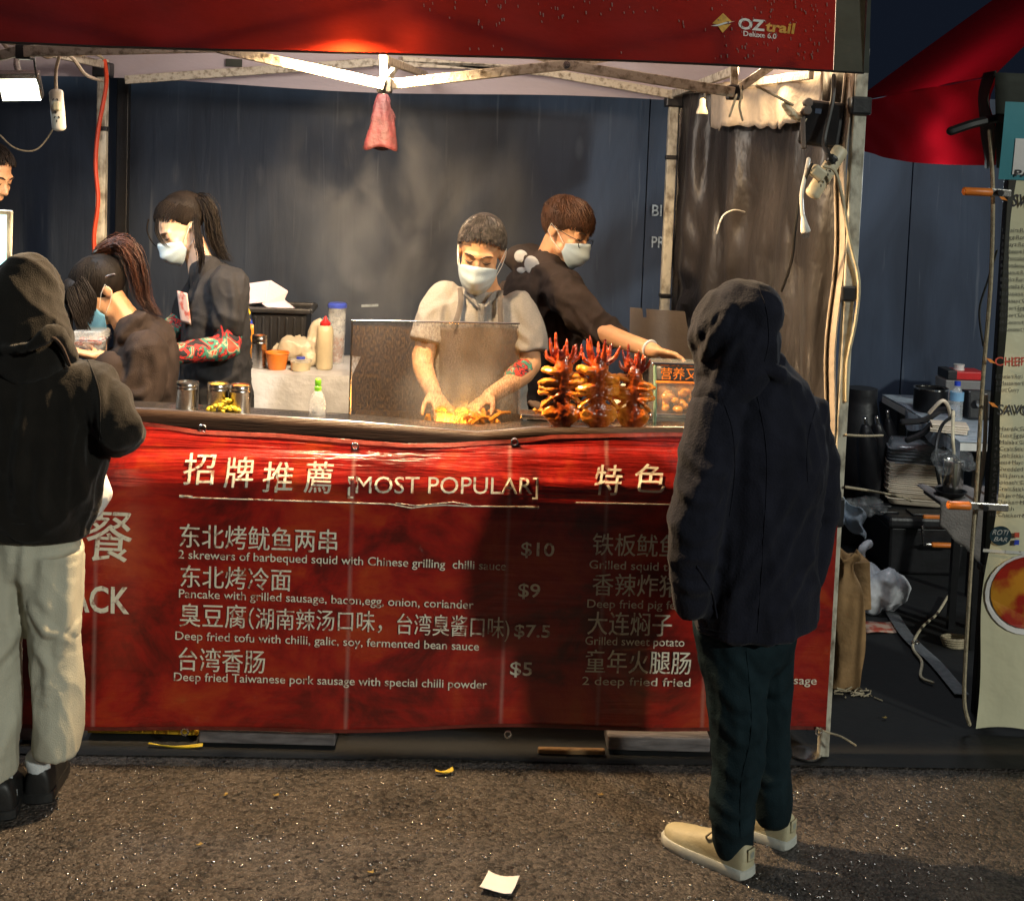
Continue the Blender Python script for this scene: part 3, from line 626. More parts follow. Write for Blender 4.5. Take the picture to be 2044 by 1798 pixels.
# black strap knot at the top of the neighbour's leg
cable([W(1898, 262, 4.5), W(1940, 248, 4.5), W(1985, 238, 4.52), W(2010, 236, 4.5), W(2038, 218, 4.5)], .016, M['cable'], 'bungee_strap', 'thick black strap knotted round the neighbour leg top', 'strap')
cable([W(1975, 262, 4.5), W(1982, 380, 4.48), W(1978, 560, 4.48), W(1962, 760, 4.48), W(1950, 960, 4.48), W(1940, 1100, 4.48), W(1928, 1300, 4.48), W(1925, 1400, 4.48), W(1935, 1445, 4.46)], .0075, M['rope'], 'rope', 'cream rope hanging down the neighbour leg beside the banner', 'rope')
cable([W(1990, 500, 4.55), W(1972, 560, 4.55), W(1955, 620, 4.55), W(1963, 690, 4.55)], .004, M['cable'], 'cable', 'thin black cable looping off the neighbour leg', 'cable')
cable([W(1968, 790, 4.7), W(1965, 900, 4.7), W(1950, 1010, 4.7), W(1940, 1090, 4.7)], .008, M['pvc'], 'cable', 'tan cable bundled on the neighbour leg above the lower clamp', 'cable')

# ------------------------------------------------------------------ counter and menu banner
YF = 4.325
ct = thing('stall_counter', 'long dark brown edged serving counter behind the red menu banner', 'counter', (0, 4.6, 0))
zL = W(300, 828, YF).z; zR = W(960, 872, YF).z
CE = [(W(u_, v_, 4.26).x, W(u_, v_, 4.26).z) for u_, v_ in ((0, 812), (300, 826), (690, 850), (960, 873), (1060, 863), (1340, 862), (1640, 866))]
def ctz(x):
    if x <= CE[0][0]: return CE[0][1]
    for (x0, z0), (x1, z1) in zip(CE, CE[1:]):
        if x <= x1: return z0+(z1-z0)*(x-x0)/(x1-x0)
    return CE[-1][1]
q = B().sheet(lambda a, b: Vector((-2.6+a*3.86, YF+b*.13, ctz(-2.6+a*3.86))), 60, 4); q.build('worktop', M['steel'], ct, solid=.004)
q = B().sheet(lambda a, b: Vector((-2.6+a*3.86, YF-.012, ctz(-2.6+a*3.86)+.004-b*.07)), 40, 3); q.build('front_board', M['wood'], ct, solid=.018)
for x in (-2.5, -.6, 1.2):
    for y in (YF+.06,): B().box((x, y, .55), (.04, .04, 1.1)).build('leg', M['black_metal'], ct, False)
edge = [(20, 838), (180, 838), (283, 843), (393, 859), (560, 866), (692, 876), (807, 884), (900, 884), (1024, 877), (1104, 869), (1340, 865), (1500, 870), (1652, 876)]
EX = [(W(u_, v_, 4.25).x, W(u_, v_, 4.25).z) for u_, v_ in edge]
def topz(x):
    if x <= EX[0][0]: return EX[0][1]
    for (x0, z0), (x1, z1) in zip(EX, EX[1:]):
        if x <= x1: t = (x-x0)/(x1-x0); return z0+(z1-z0)*t
    return EX[-1][1]
def bny(x, z):
    k = ss(.92, 1.12, z)
    y = 4.180+.085*k+.010*sin(x*2.6+.5)*ss(1.1, .3, z)+.006*sin(x*6+z*3)*ss(1.05, .8, z)
    y += .0022*sin(z*95+2.5*sin(x*3.1))*ss(.80, .92, z)
    y += .02*ss(1.0, 1.3, x)
    return y
def bpt(w3, o=.0055):
    e = Vector((0, 0, CAM_H)); d = w3-e; p = w3
    for _ in range(6): p = e+d*((bny(p.x, p.z)-o)/d.y)
    return p
BX0, BX1 = -2.4, W(1655, 1200, 4.24).x
bn = thing('menu_banner', 'red vinyl menu banner with cream Chinese and English dishes and prices', 'banner', (0, 4.22, .1))
def bsh(a, b):
    x = BX0+a*(BX1-BX0); zt = topz(x); zb = .106+.022*ss(-1.2, 1.3, x)+.004*sin(x*2.2)+.004*sin(x*7); z = zb+(zt-zb)*b; return Vector((x, bny(x, z), z))
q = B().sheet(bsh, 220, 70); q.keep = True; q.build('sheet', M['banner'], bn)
q = B().sheet(lambda a, b: bsh(a, .988+.012*b)+Vector((0, -.004, 0)), 200, 2); q.keep = True; q.build('hem', mat('hem_red', (.30, .05, .035), .4, .4, 30, .2, 60), bn)
q = B().sheet(lambda a, b: bsh(a, .002+.012*b)+Vector((0, -.003, 0)), 200, 2); q.keep = True; q.build('hem', mat('hem_dark', (.16, .02, .012), .45, .4, 30, .2, 60), bn)
for u_, v_ in ((400, 860), (708, 893), (1028, 886), (375, 1447), (1013, 1457), (1630, 1452)):
    p = W(u_, v_, 4.22); p.y = bny(p.x, p.z)-.006
    q = B(); q.tube([p+Vector((.011*cos(t), 0, .011*sin(t))) for t in [2*pi*i/14 for i in range(15)]], .0035, 6); q.build('grommet', M['chrome'], bn)
def bt(t, u0, v0, u1, v1, hp, bold=.012, shear=0, m='lettering'):
    a = W(u0, v0, 4.222); b = W(u1, v1, 4.222); return text(t, bn, M[m], a, b, px(hp, 4.222), bpt, bold=bold, shear=shear, name='menu_text')
bt('招', 366, 962, 430, 962, 56, .02, .08); bt('牌', 446, 968, 505, 968, 54, .02, .08); bt('推', 524, 977, 584, 978, 54, .02, .08); bt('薦', 606, 978, 664, 980, 56, .02, .08)
bt('[MOST POPULAR]', 694, 984, 1074, 986, 34, 0)
bt('特', 1186, 982, 1240, 984, 54, .02, .08); bt('色', 1266, 978, 1326, 980, 52, .02, .08)
bt('餐', 172, 1110, 262, 1114, 92, .02, .08); bt('SNACK', 68, 1216, 258, 1224, 52, .02)
L_ = [('东北烤鱿鱼两串', 358, 1088, 672, 1100, 42, .014), ('2 skrewers of barbequed squid with Chinese grilling  chilli sauce', 356, 1114, 1010, 1138, 17, .005),
 ('东北烤冷面', 360, 1168, 580, 1176, 40, .014), ('Pancake with grilled sausage, bacon,egg, onion, coriander', 357, 1192, 945, 1215, 17, .005),
 ('臭豆腐', 358, 1246, 490, 1250, 42, .014), ('（湖南辣汤口味，', 496, 1251, 762, 1258, 38, .012), ('台湾臭酱口味)', 792, 1262, 1016, 1270, 38, .012), ('Deep fried tofu with chilli, galic, soy, fermented bean sauce', 350, 1276, 956, 1298, 17, .005),
 ('台湾香肠', 356, 1334, 528, 1340, 42, .014), ('Deep fried Taiwanese pork sausage with special chilli powder', 347, 1358, 972, 1374, 17, .005),
 ('铁板鱿鱼须', 1182, 1104, 1400, 1110, 40, .014), ('Grilled squid tentacles', 1176, 1134, 1420, 1142, 17, .005), ('香辣炸猪蹄', 1182, 1184, 1400, 1190, 40, .014), ('Deep fried pig feet', 1172, 1212, 1370, 1216, 17, .005),
 ('大连焖子', 1172, 1262, 1340, 1266, 42, .014), ('Grilled sweet potato', 1168, 1286, 1366, 1290, 17, .005), ('童年火腿肠', 1168, 1338, 1378, 1342, 42, .014), ('2 deep fried fried', 1162, 1366, 1378, 1370, 17, .003), ('ausage', 1558, 1364, 1630, 1366, 17, .005), ('6', 1560, 1332, 1576, 1332, 24, .008)]
for l in L_: bt(*l)
for t, u0, v0, u1, hp in (('$10', 1040, 1108, 1106, 27), ('$9', 1034, 1190, 1078, 27), ('$7.5', 1026, 1270, 1098, 25), ('$5', 1018, 1346, 1062, 27)): bt(t, u0, v0, u1, v0+2, hp, .012)
def bl_(pts, r=.0022): q = B(); q.tube([bpt(W(u_, v_, 4.222), .006) for u_, v_ in pts], (r, .001), 6, side=(0, 0, 1)); q.build('ruled_line', M['lettering'], bn)
bl_([(378, 993), (600, 1000), (780, 1006), (822, 1014), (850, 1010), (890, 1008), (925, 1010), (1060, 1012)]); bl_([(358, 990), (384, 992)], .004); bl_([(1048, 1012), (1076, 1013)], .004); bl_([(1150, 1003), (1340, 1007)]); bl_([(790, 1004), (830, 1009), (905, 1002), (940, 1008)], .0015)
# tie at the banner's lower right corner
cable([W(1630, 1452, 4.19), W(1655, 1462, 4.2), W(1680, 1470, 4.18), W(1708, 1487, 4.16)], .0035, M['rope'], 'tie_string', 'pale string tied through the banner corner eyelet at the leg', 'string')
# ------------------------------------------------------------------ people
def folds(sx, sy, sz, amp, seed=0, lo=.012):
    """irregular cloth creases: warped ridged noise in two sizes over a slow swell"""
    sd = Vector((seed*1.7, seed*.9, seed*2.3))
    def rg(q): return max(0, 1-abs(noise.noise(q))*2.6)**1.6
    def f(p, n):
        q = Vector((p.x*sx, p.y*sy, p.z*sz))+sd; q = q+noise.noise_vector(q*.6)*.7
        return amp*(2.2*(rg(q)-.36)+1.0*(rg(q*2.2+Vector((3, 1, 7)))-.36))+lo*.3*noise.noise(p*6+sd)
    return f
def crease(lines, y, amp=.008, w=.016):
    """soft raised folds with a trough on either side, along polylines on the cloth seen from the front"""
    segs = []
    for l in lines:
        P = catmull([W(u_, v_, y) for u_, v_ in l], 4); n = len(P)-1
        segs += [((a.x, a.z), (b.x, b.z), sin(pi*(k+.5)/n)**.6) for k, (a, b) in enumerate(zip(P, P[1:]))]
    def f(p):
        best = 9; wt = 0
        for (ax, az), (bx, bz), g in segs:
            dx = bx-ax; dz = bz-az; t = max(0, min(1, ((p.x-ax)*dx+(p.z-az)*dz)/max(dx*dx+dz*dz, 1e-9)))
            q = (p.x-ax-dx*t)**2+(p.z-az-dz*t)**2
            if q < best: best = q; wt = g
        d = sqrt(best)
        if d > 5*w: return 0
        return wt*amp*(math.exp(-(d/w)**2)-.6*math.exp(-((d-1.9*w)/w)**2))
    return f
def both(f, c): return lambda p, n: f(p, n)+c(p)
from mathutils.bvhtree import BVHTree
_bvh = {}
def surf(o, u, v, lift=.001):
    """the point of a finished garment under a viewing ray"""
    if o.name not in _bvh:
        off = Vector((0, 0, 0)); q = o
        while q is not None: off += q.location; q = q.parent
        _bvh[o.name] = BVHTree.FromPolygons([p.co+off for p in o.data.vertices], [tuple(p.vertices) for p in o.data.polygons])
    h = _bvh[o.name].ray_cast(Vector((0, 0, CAM_H)), ray(u, v).normalized())
    return h[0]+h[1]*lift if h[0] else None
def seam(o, pts, name, m, r=.0015):
    P = [Vector((u, v, 0)) for u, v in pts]; S = [surf(o, p.x, p.y) for p in catmull(P, 8)]; S = [p for p in S if p]
    if len(S) > 2: q = B(); q.tube(S, r, 6); return q.build(name, m, o)
class Head:
    """head frame: origin at eye height in the middle of the skull, face towards -Y before turning"""
    def __init__(s, c, yaw, pitch, roll=0, k=1): s.c = Vector(c); s.M = Rz(yaw) @ Ry(roll) @ Rx(pitch); s.k = k
    def __call__(s, x, y, z): return s.c + (s.M @ Vector((x, y, z)))*s.k
    def ball(s, b, c, r, nu=16, nv=10): b.ball(s(*c), Vector(r)*s.k, s.M, nu, nv)
    def tube(s, b, pts, rad, seg=8, side=None): b.tube([s(*p) for p in pts], [tuple(q*s.k for q in r) if isinstance(r, tuple) else r*s.k for r in rad] if isinstance(rad, list) else rad*s.k, seg, side=(s.M @ Vector(side)) if side else None)
    def skull(s, b):
        s.ball(b, (0, .012, .032), (.076, .099, .085)); s.ball(b, (0, -.03, -.02), (.064, .066, .075))
        s.tube(b, [(0, -.03, -.03), (0, -.05, -.085)], [(.058, .05), (.034, .036)], 14, (1, 0, 0))
        s.ball(b, (0, -.066, -.098), (.026, .022, .018))
        for e in (-1, 1):
            s.ball(b, (e*.036, -.066, -.032), (.026, .022, .024)); s.ball(b, (e*.05, -.03, -.07), (.018, .03, .025))
            s.ball(b, (e*.076, .016, -.016), (.008, .018, .028)); s.ball(b, (e*.081, .021, -.012), (.006, .015, .022))
            s.ball(b, (e*.031, -.079, .001), (.017, .012, .009))
        s.tube(b, [(-.045, -.076, .02), (0, -.090, .018), (.045, -.076, .02)], [.010, .011, .010])
        s.tube(b, [(0, -.092, .006), (0, -.105, -.020), (0, -.113, -.036)], [.007, .009, .012])
        for e in (-1, 1): s.ball(b, (e*.012, -.100, -.040), (.009, .010, .008))
        s.tube(b, [(-.022, -.090, -.066), (0, -.098, -.064), (.022, -.090, -.066)], [.004, .007, .004]); s.tube(b, [(-.02, -.088, -.074), (0, -.096, -.075), (.02, -.088, -.074)], [.004, .007, .004])
    def face(s, root, m='dark', closed=True):
        for e in (-1, 1):
            q = B(); s.tube(q, [(e*.017, -.0905, -.002), (e*.025, -.0925, -.0045), (e*.034, -.0915, -.0055), (e*.046, -.083, -.002)], [.0012, .0026, .0026, .0012], 6); q.build('eye', M['dark'], root)
            q = B(); s.tube(q, [(e*.014, -.0985, .019), (e*.028, -.0965, .025), (e*.042, -.0885, .025), (e*.051, -.079, .019)], [.002, .0036, .003, .0012], 6); q.build('eyebrow', M[m] if m in M else M['dark'], root)
    def mask(s, root, m='mask', loops=True):
        def fn(a, t):
            e = (a-.5)*2; ang = e*1.08; wd = 1-.22*abs(e)**2
            top = -.006-.030*abs(e)**1.5; bot = -.130+.058*abs(e)**2.0
            z = top+(bot-top)*t
            bul = .022*sin(pi*min(1, t*1.02))*(1-abs(e)**2)+.014*max(0, 1-abs(e)*1.6)*(1-t*.6)
            r = .092+bul-.020*max(0, t-.55)*2*(1-abs(e)*.5)
            pl = .0022*sin(t*6*pi)*(1-abs(e)**4)
            return s(.080*sin(ang)*(1-.06*t), -(.006+(r+pl+.004)*(cos(ang)*.98+.06)), z)
        q = B().sheet(fn, 26, 18); o = q.build('face_mask', M[m], root, solid=.0016)
        if loops:
            for e in (-1, 1):
                q = B(); s.tube(q, [(e*.068, -.046, -.040), (e*.082, -.005, -.004), (e*.088, .028, .012), (e*.088, .030, -.02), (e*.080, .0, -.048), (e*.067, -.042, -.070)], .0012, 5); q.build('ear_loop', M['white_plastic'], o)
        return o
    HC = Vector((0, .012, .034)); HR = Vector((.083, .106, .092))
    def hp(s, d, k=1.0): p = s.HC+Vector((d.x*s.HR.x, d.y*s.HR.y, d.z*s.HR.z))*k; return s(*p)
    def cap(s, b, off=(0, .016, .012), r=(.081, .100, .086)): s.ball(b, (off[0], .012+off[1], .032+off[2]), r, 22, 14)
    def short(s, b, n, front, side, back, lift=.05, r=.0042, tilt=-20, rnd=random, fr_len=0, part=0):
        T = Rx(tilt)
        for i in range(n):
            ph = rnd.uniform(-pi, pi); c = cos(ph)
            te = radians(side+(front-side)*max(0, c)**1.5+(back-side)*max(0, -c))*rnd.uniform(.9, 1.04)
            t0 = te*rnd.uniform(0, .75)**.7; pts = []; L = rnd.uniform(.35, .6)*te
            sw = rnd.uniform(-.25, .25)+part
            for k in range(6):
                t = min(t0+L*k/5, te*1.02); d = T @ Vector((sin(t)*sin(ph+sw*k/5), -sin(t)*cos(ph+sw*k/5), cos(t)))
                pts.append(s.hp(d, 1.0+lift*(.4+.6*k/5)*rnd.uniform(.5, 1.1)))
            R_ = [r*s.k*q for q in (.7, 1, 1, .85, .55, .12)]
            b.tube(pts, R_, 4, cap=.1)
    def pulled(s, b, n, tie, r=.004, rnd=random):
        td = Vector(tie); td = Vector((td.x/s.HR.x, (td.y-s.HC.y)/s.HR.y, (td.z-s.HC.z)/s.HR.z)).normalized()
        for i in range(n):
            ph = rnd.uniform(-pi, pi); c = cos(ph); te = radians(100+(82-100)*max(0, c)**1.5+14*max(0, -c))*rnd.uniform(.82, 1.02)
            d0 = Rx(-20) @ Vector((sin(te)*sin(ph), -sin(te)*cos(ph), cos(te))); pts = []
            for k in range(7):
                d = d0.lerp(td, (k/6)).normalized(); pts.append(s.hp(d, 1.0+.05*sin(pi*k/6)*rnd.uniform(.3, 1)))
            b.tube(pts, [r*s.k*q for q in (.25, .8, 1, 1, 1, .9, .6)], 4, cap=.1)
def bundle(b, path, n, spread, r, rnd=random, curve=6):
    P = catmull(path, curve); m = len(P)-1
    for i in range(n):
        o = Vector((rnd.gauss(0, 1), rnd.gauss(0, 1), rnd.gauss(0, 1)))*.5; e = rnd.uniform(.72, 1); pts = []; R_ = []
        for k, p in enumerate(P):
            t = k/m
            if t > e: break
            j = min(int(t*(len(spread)-1)), len(spread)-2); u_ = t*(len(spread)-1)-j; sp = spread[j]*(1-u_)+spread[j+1]*u_
            pts.append(p+o*sp+Vector((rnd.gauss(0, 1), rnd.gauss(0, 1), rnd.gauss(0, 1)))*.0012); R_.append(r*(1-.85*(t/e)**2)*min(1, .5+t*4))
        b.tube(pts, R_, 4, cap=.1)
def hand(b, wrist, d, n, k=1, curl=35, thumb=1, spread=.021):
    wrist = Vector(wrist); d = Vector(d).normalized(); n = Vector(n); n = (n-d*n.dot(d)).normalized(); s = d.cross(n)*thumb
    b.tube([wrist-d*.01, wrist+d*.03*k, wrist+d*.088*k], [(.026*k, .018*k), (.038*k, .016*k), (.040*k, .013*k)], 12, side=s, cap=.5)
    for i in range(4):
        p = wrist+d*.086*k+s*((-1.5+i)*spread*k); dd = (d+s*((i-1.5)*.06)).normalized(); L = (.9, 1.02, 1.0, .78)[3-i]; path = [p]
        for q, (l, c) in enumerate(((.040, .6), (.026, 1.0), (.021, .8))):
            a = radians(curl*c*(1+.12*((i*7) % 3-1))); dd = (dd*cos(a)+n*sin(a)).normalized()
            # turn the bend axis along with the finger
            path.append(path[-1]+dd*l*k*L)
        b.tube(path, [.0092*k, .0088*k, .0080*k, .0066*k], 8)
    p = wrist+d*.022*k+s*.030*k; t = (d*.72+s*.62+n*.35).normalized(); b.tube([p, p+t*.036*k, p+t*.060*k+d*.008, p+t*.078*k+d*.020], [.013*k, .0105*k, .0098*k, .007*k], 8)
def limb(b, pts, rad, seg=12, side=None, cap=1.0): b.tube(catmull(pts, 4), [r for r in lerp_list(rad, 4)], seg, side=side, cap=cap); return b
def lerp_list(r, n):
    out = []
    for i in range(len(r)-1):
        for k in range(n):
            t = k/n
            if isinstance(r[i], tuple) or isinstance(r[i+1], tuple):
                a = r[i] if isinstance(r[i], tuple) else (r[i], r[i]); c = r[i+1] if isinstance(r[i+1], tuple) else (r[i+1], r[i+1]); out.append((a[0]*(1-t)+c[0]*t, a[1]*(1-t)+c[1]*t))
            else: out.append(r[i]*(1-t)+r[i+1]*t)
    return out+[r[-1]]
def sneaker(root, heel, toe, k=1, m='shoe', lace=True):
    heel = Vector(heel); toe = Vector(toe); heel.z = toe.z = 0; d = (toe-heel); L = d.length; d.normalize(); s = Vector((0, 0, 1)).cross(d)
    def P(x, y, z): return heel+d*(x*L)+s*y*k+Vector((0, 0, z*k))
    prof = [(0, .026, .062), (.03, .033, .078), (.10, .037, .084), (.22, .039, .082), (.36, .041, .074), (.5, .045, .064), (.65, .049, .052), (.8, .049, .043), (.92, .038, .036), (.985, .018, .028)]
    q = B(); n = 14; vs = []
    for x, wd, h in prof:
        for j in range(n+1):
            t = pi*j/n; cx = cos(t); sz = sin(t)**.75; vs.append(P(x, wd*(abs(cx)**.8)*(1 if cx > 0 else -1)*(1 if j not in (0, n) else 1), .020+h*sz))
    fs = []
    for i in range(len(prof)-1):
        for j in range(n): a = i*(n+1)+j; fs.append((a, a+1, a+n+2, a+n+1))
    fs.append(tuple(range(n+1))); e = (len(prof)-1)*(n+1); fs.append(tuple(reversed(range(e, e+n+1))))
    q.add(vs, fs); up = q.build('shoe', M[m], root, sub=1)
    q = B(); vs = []; out = [(-.012, .0), (.0, .024), (.03, .036), (.1, .040), (.3, .041), (.5, .047), (.66, .052), (.8, .052), (.92, .042), (.99, .022), (1.005, 0)]
    ol = out+[(x, -y) for x, y in reversed(out[1:-1])]; m_ = len(ol)
    for z, g in ((0, .97), (.006, 1.02), (.026, 1.01), (.030, .97)):
        for x, y in ol: vs.append(P(.5+(x-.5)*g, y*g*1.02, z))
    fs = [tuple(reversed(range(m_))), tuple(range(3*m_, 4*m_))]
    for i in range(3):
        for j in range(m_): fs.append((i*m_+j, i*m_+(j+1) % m_, (i+1)*m_+(j+1) % m_, (i+1)*m_+j))
    q.add(vs, fs).build('sole', M['shoe_sole'] if m == 'shoe' else M['black_shoe'], up)
    if lace:
        q = B()
        for x in (.36, .42, .48, .54): q.tube([P(x, -.026, .080-(x-.36)*.14), P(x+.012, 0, .096-(x-.36)*.17), P(x, .026, .080-(x-.36)*.14)], .004*k, 6)
        for e in (-1, 1): q.tube(catmull([P(.38, 0, .096), P(.36, e*.02, .106), P(.42, e*.035, .088), P(.44, e*.03, .075)], 4), .0032*k, 6)
        q.build('laces', M[m], up)
        q = B().sheet(lambda a, b: P(-.012+.008*abs(a-.5), (a-.5)*.032, .052+b*.034), 6, 6); q.build('heel_tab', M[m], up, solid=.003)
        q = B()
        for an in (-35, 0, 35): q.add([P(-.019, 0, .058)]+[P(-.020, .012*sin(radians(an+t)), .060+.018*cos(radians(an+t))) for t in (-12, -6, 0, 6, 12)], [(0, 1, 2, 3, 4, 5)])
        for z in (.062, .066): q.add([P(-.0205, y, z+dz) for y, dz in ((-.009, 0), (.009, 0), (.009, .0015), (-.009, .0015))], [(0, 1, 2, 3)])
        q.keep = True; q.build('heel_mark', M['shoe_tab'], up, False)
    return up

# --- the hooded customer in the navy coat (from behind)
def customer_coat():
    g = G(1500, 1715); Y = 3.63
    r = thing('person', 'hooded customer in dark navy coat and cream sneakers, back turned, hands in pockets', 'person', (g.x, g.y, 0))
    hd = Head(W(1458, 692, 3.62), 128, 14, 0, .88); b = B(); hd.skull(b)
    b.tube([W(1478, 690, 3.62), W(1500, 800, 3.64)], [.06, .07]); limb(b, [W(1502, 1200, Y), W(1518, 1050, Y), W(1528, 860, Y), W(1505, 770, Y)], [(.10, .07), (.14, .11), (.15, .10), (.07, .07)], side=(.83, .55, 0))
    for pts in (([W(1428, 840, 3.56), W(1392, 1040, 3.50), W(1420, 1130, 3.56)]), ([W(1600, 850, 3.69), W(1622, 1000, 3.72), W(1590, 1090, 3.68)])):
        b.tube(pts, [.05, .042, .032]); hand(b, pts[-1], (.45 if pts[0].x < .7 else -.5, .15, -.6), (.2, -.9, .1), .8, 30)
    for pts in (([W(1452, 1240, 3.60), W(1472, 1480, 3.57), W(1464, 1690, 3.56)]), ([W(1528, 1240, 3.69), W(1535, 1450, 3.70), W(1545, 1630, 3.69)])): b.tube(pts, [.042, .036, .030])
    b.build('body', M['skin'], r, remesh=.009, relax=3); hd.face(r)
    q = B(); hd.cap(q); hd.short(q, 220, 84, 100, 112); q.build('hair', M['hair_black'], r)
    # coat
    q = B(); sd = (.83, .55, 0)
    limb(q, [W(1508, 1246, Y), W(1508, 1244, Y), W(1512, 1160, Y), W(1522, 1030, Y), W(1532, 900, Y), W(1528, 815, Y), W(1505, 752, Y), W(1485, 705, Y)], [(.10, .08), (.205, .155), (.198, .150), (.190, .145), (.196, .145), (.168, .122), (.100, .10), (.08, .085)], 20, sd, .1)
    limb(q, [W(1432, 822, 3.57), W(1405, 930, 3.52), W(1390, 1050, 3.50), W(1380, 1135, 3.51), W(1380, 1200, 3.53)], [.086, .080, .076, .068, .060], 14)
    limb(q, [W(1606, 832, 3.69), W(1632, 930, 3.72), W(1632, 1040, 3.73), W(1612, 1150, 3.72)], [.072, .064, .060, .056], 14)
    q.tube(catmull([W(1440, 760, 3.55), W(1520, 735, 3.515), W(1590, 770, 3.58)], 4), .022, 8)
    ct_ = q.build('coat', M['jacket'], r, remesh=.0075, relax=5, disp=both(folds(4.5, 4.5, 3, .0050, 3), crease([[(1350, 890), (1395, 925), (1445, 930)], [(1342, 960), (1385, 985), (1440, 975)], [(1336, 1020), (1370, 1060), (1440, 1030)], [(1332, 1110), (1385, 1095), (1432, 1120)], [(1340, 1150), (1380, 1165), (1420, 1160)], [(1640, 960), (1560, 1100), (1470, 1220)], [(1600, 940), (1520, 1080), (1440, 1200)], [(1660, 1040), (1600, 1150), (1530, 1240)], [(1455, 830), (1452, 930), (1440, 1050)], [(1570, 800), (1600, 860), (1606, 960)]], 3.52, .006, .015)))
    # hood: a hollow shell open towards the face
    q = B(); c = W(1466, 660, 3.60); q.ball(c, (.128, .135, .125)); q.ball(W(1498, 632, 3.575), (.088, .105, .102), Ry(15)); q.ball(W(1480, 604, 3.59), (.075, .085, .062))
    limb(q, [W(1470, 680, 3.60), W(1468, 730, 3.60), W(1450, 772, 3.59), W(1440, 790, 3.58)], [(.128, .13), (.118, .12), (.095, .10), (.08, .09)], 16)
    hood = q.build('hood', M['jacket'], r, remesh=.007, relax=5, disp=both(folds(7, 7, 5, .0035, 8), crease([[(1455, 615), (1415, 690), (1405, 770)], [(1492, 650), (1448, 705), (1428, 778)], [(1420, 630), (1392, 680), (1388, 740)]], 3.5, .007, .012)))
    f = Vector((-.79, .61, -.05)).normalized(); bm = bmesh.new(); bm.from_mesh(hood.data); off = Vector(r.location)
    kill = [v for v in bm.verts if ((v.co+off)-c).normalized().dot(f) > .80]; bmesh.ops.delete(bm, geom=kill, context='VERTS'); bm.to_mesh(hood.data); bm.free()
    k = hood.modifiers.new('solid', 'SOLIDIFY'); k.thickness = .012; k.offset = -1
    seam(hood, [(1512, 566), (1530, 620), (1534, 680), (1526, 720)], 'hood_seam', M['jacket'])
    seam(ct_, [(1440, 790), (1462, 860), (1466, 950), (1456, 1030)], 'sleeve_seam', M['jacket']); seam(ct_, [(1632, 800), (1612, 880), (1612, 960)], 'sleeve_seam', M['jacket']); seam(ct_, [(1388, 1250), (1450, 1262), (1540, 1260), (1630, 1238)], 'hem_seam', M['jacket'], .0013)
    seam(ct_, [(1392, 1130), (1420, 1180), (1432, 1232)], 'pocket_welt', M['jacket'], .003); seam(ct_, [(1505, 762), (1530, 900), (1524, 1080), (1512, 1262)], 'back_seam', M['jacket'], .0013)
    # trousers
    q = B(); q.tube([W(1500, 1190, 3.64), W(1500, 1275, 3.64)], [(.155, .12), (.15, .12)], 16, sd)
    limb(q, [W(1452, 1250, 3.61), W(1470, 1380, 3.60), W(1475, 1490, 3.58), W(1464, 1600, 3.57), W(1462, 1686, 3.57)], [.098, .090, .078, .066, .058], 14)
    limb(q, [W(1528, 1250, 3.69), W(1532, 1360, 3.70), W(1535, 1450, 3.70), W(1540, 1560, 3.69), W(1545, 1622, 3.69)], [.090, .076, .064, .058, .054], 14)
    tr_ = q.build('trousers', M['navy_pants'], r, remesh=.007, relax=5, disp=both(folds(6, 6, 5, .0030, 1), crease([[(1410, 1330), (1470, 1400), (1535, 1380)], [(1420, 1420), (1475, 1470), (1530, 1440)], [(1425, 1500), (1465, 1540), (1515, 1510)], [(1424, 1630), (1462, 1650), (1505, 1635)], [(1420, 1590), (1465, 1612), (1508, 1590)], [(1520, 1330), (1550, 1400), (1580, 1390)], [(1520, 1570), (1550, 1590), (1580, 1575)], [(1450, 1290), (1490, 1340), (1520, 1400)]], 3.55, .0055, .015)))
    seam(tr_, [(1490, 1300), (1500, 1450), (1480, 1560), (1478, 1670)], 'side_seam', M['navy_pants'], .0013)
    sneaker(r, G(1496, 1752), G(1328, 1672), 1.02); sneaker(r, G(1581, 1692), G(1452, 1640), 1.0)
    return r
customer_coat()

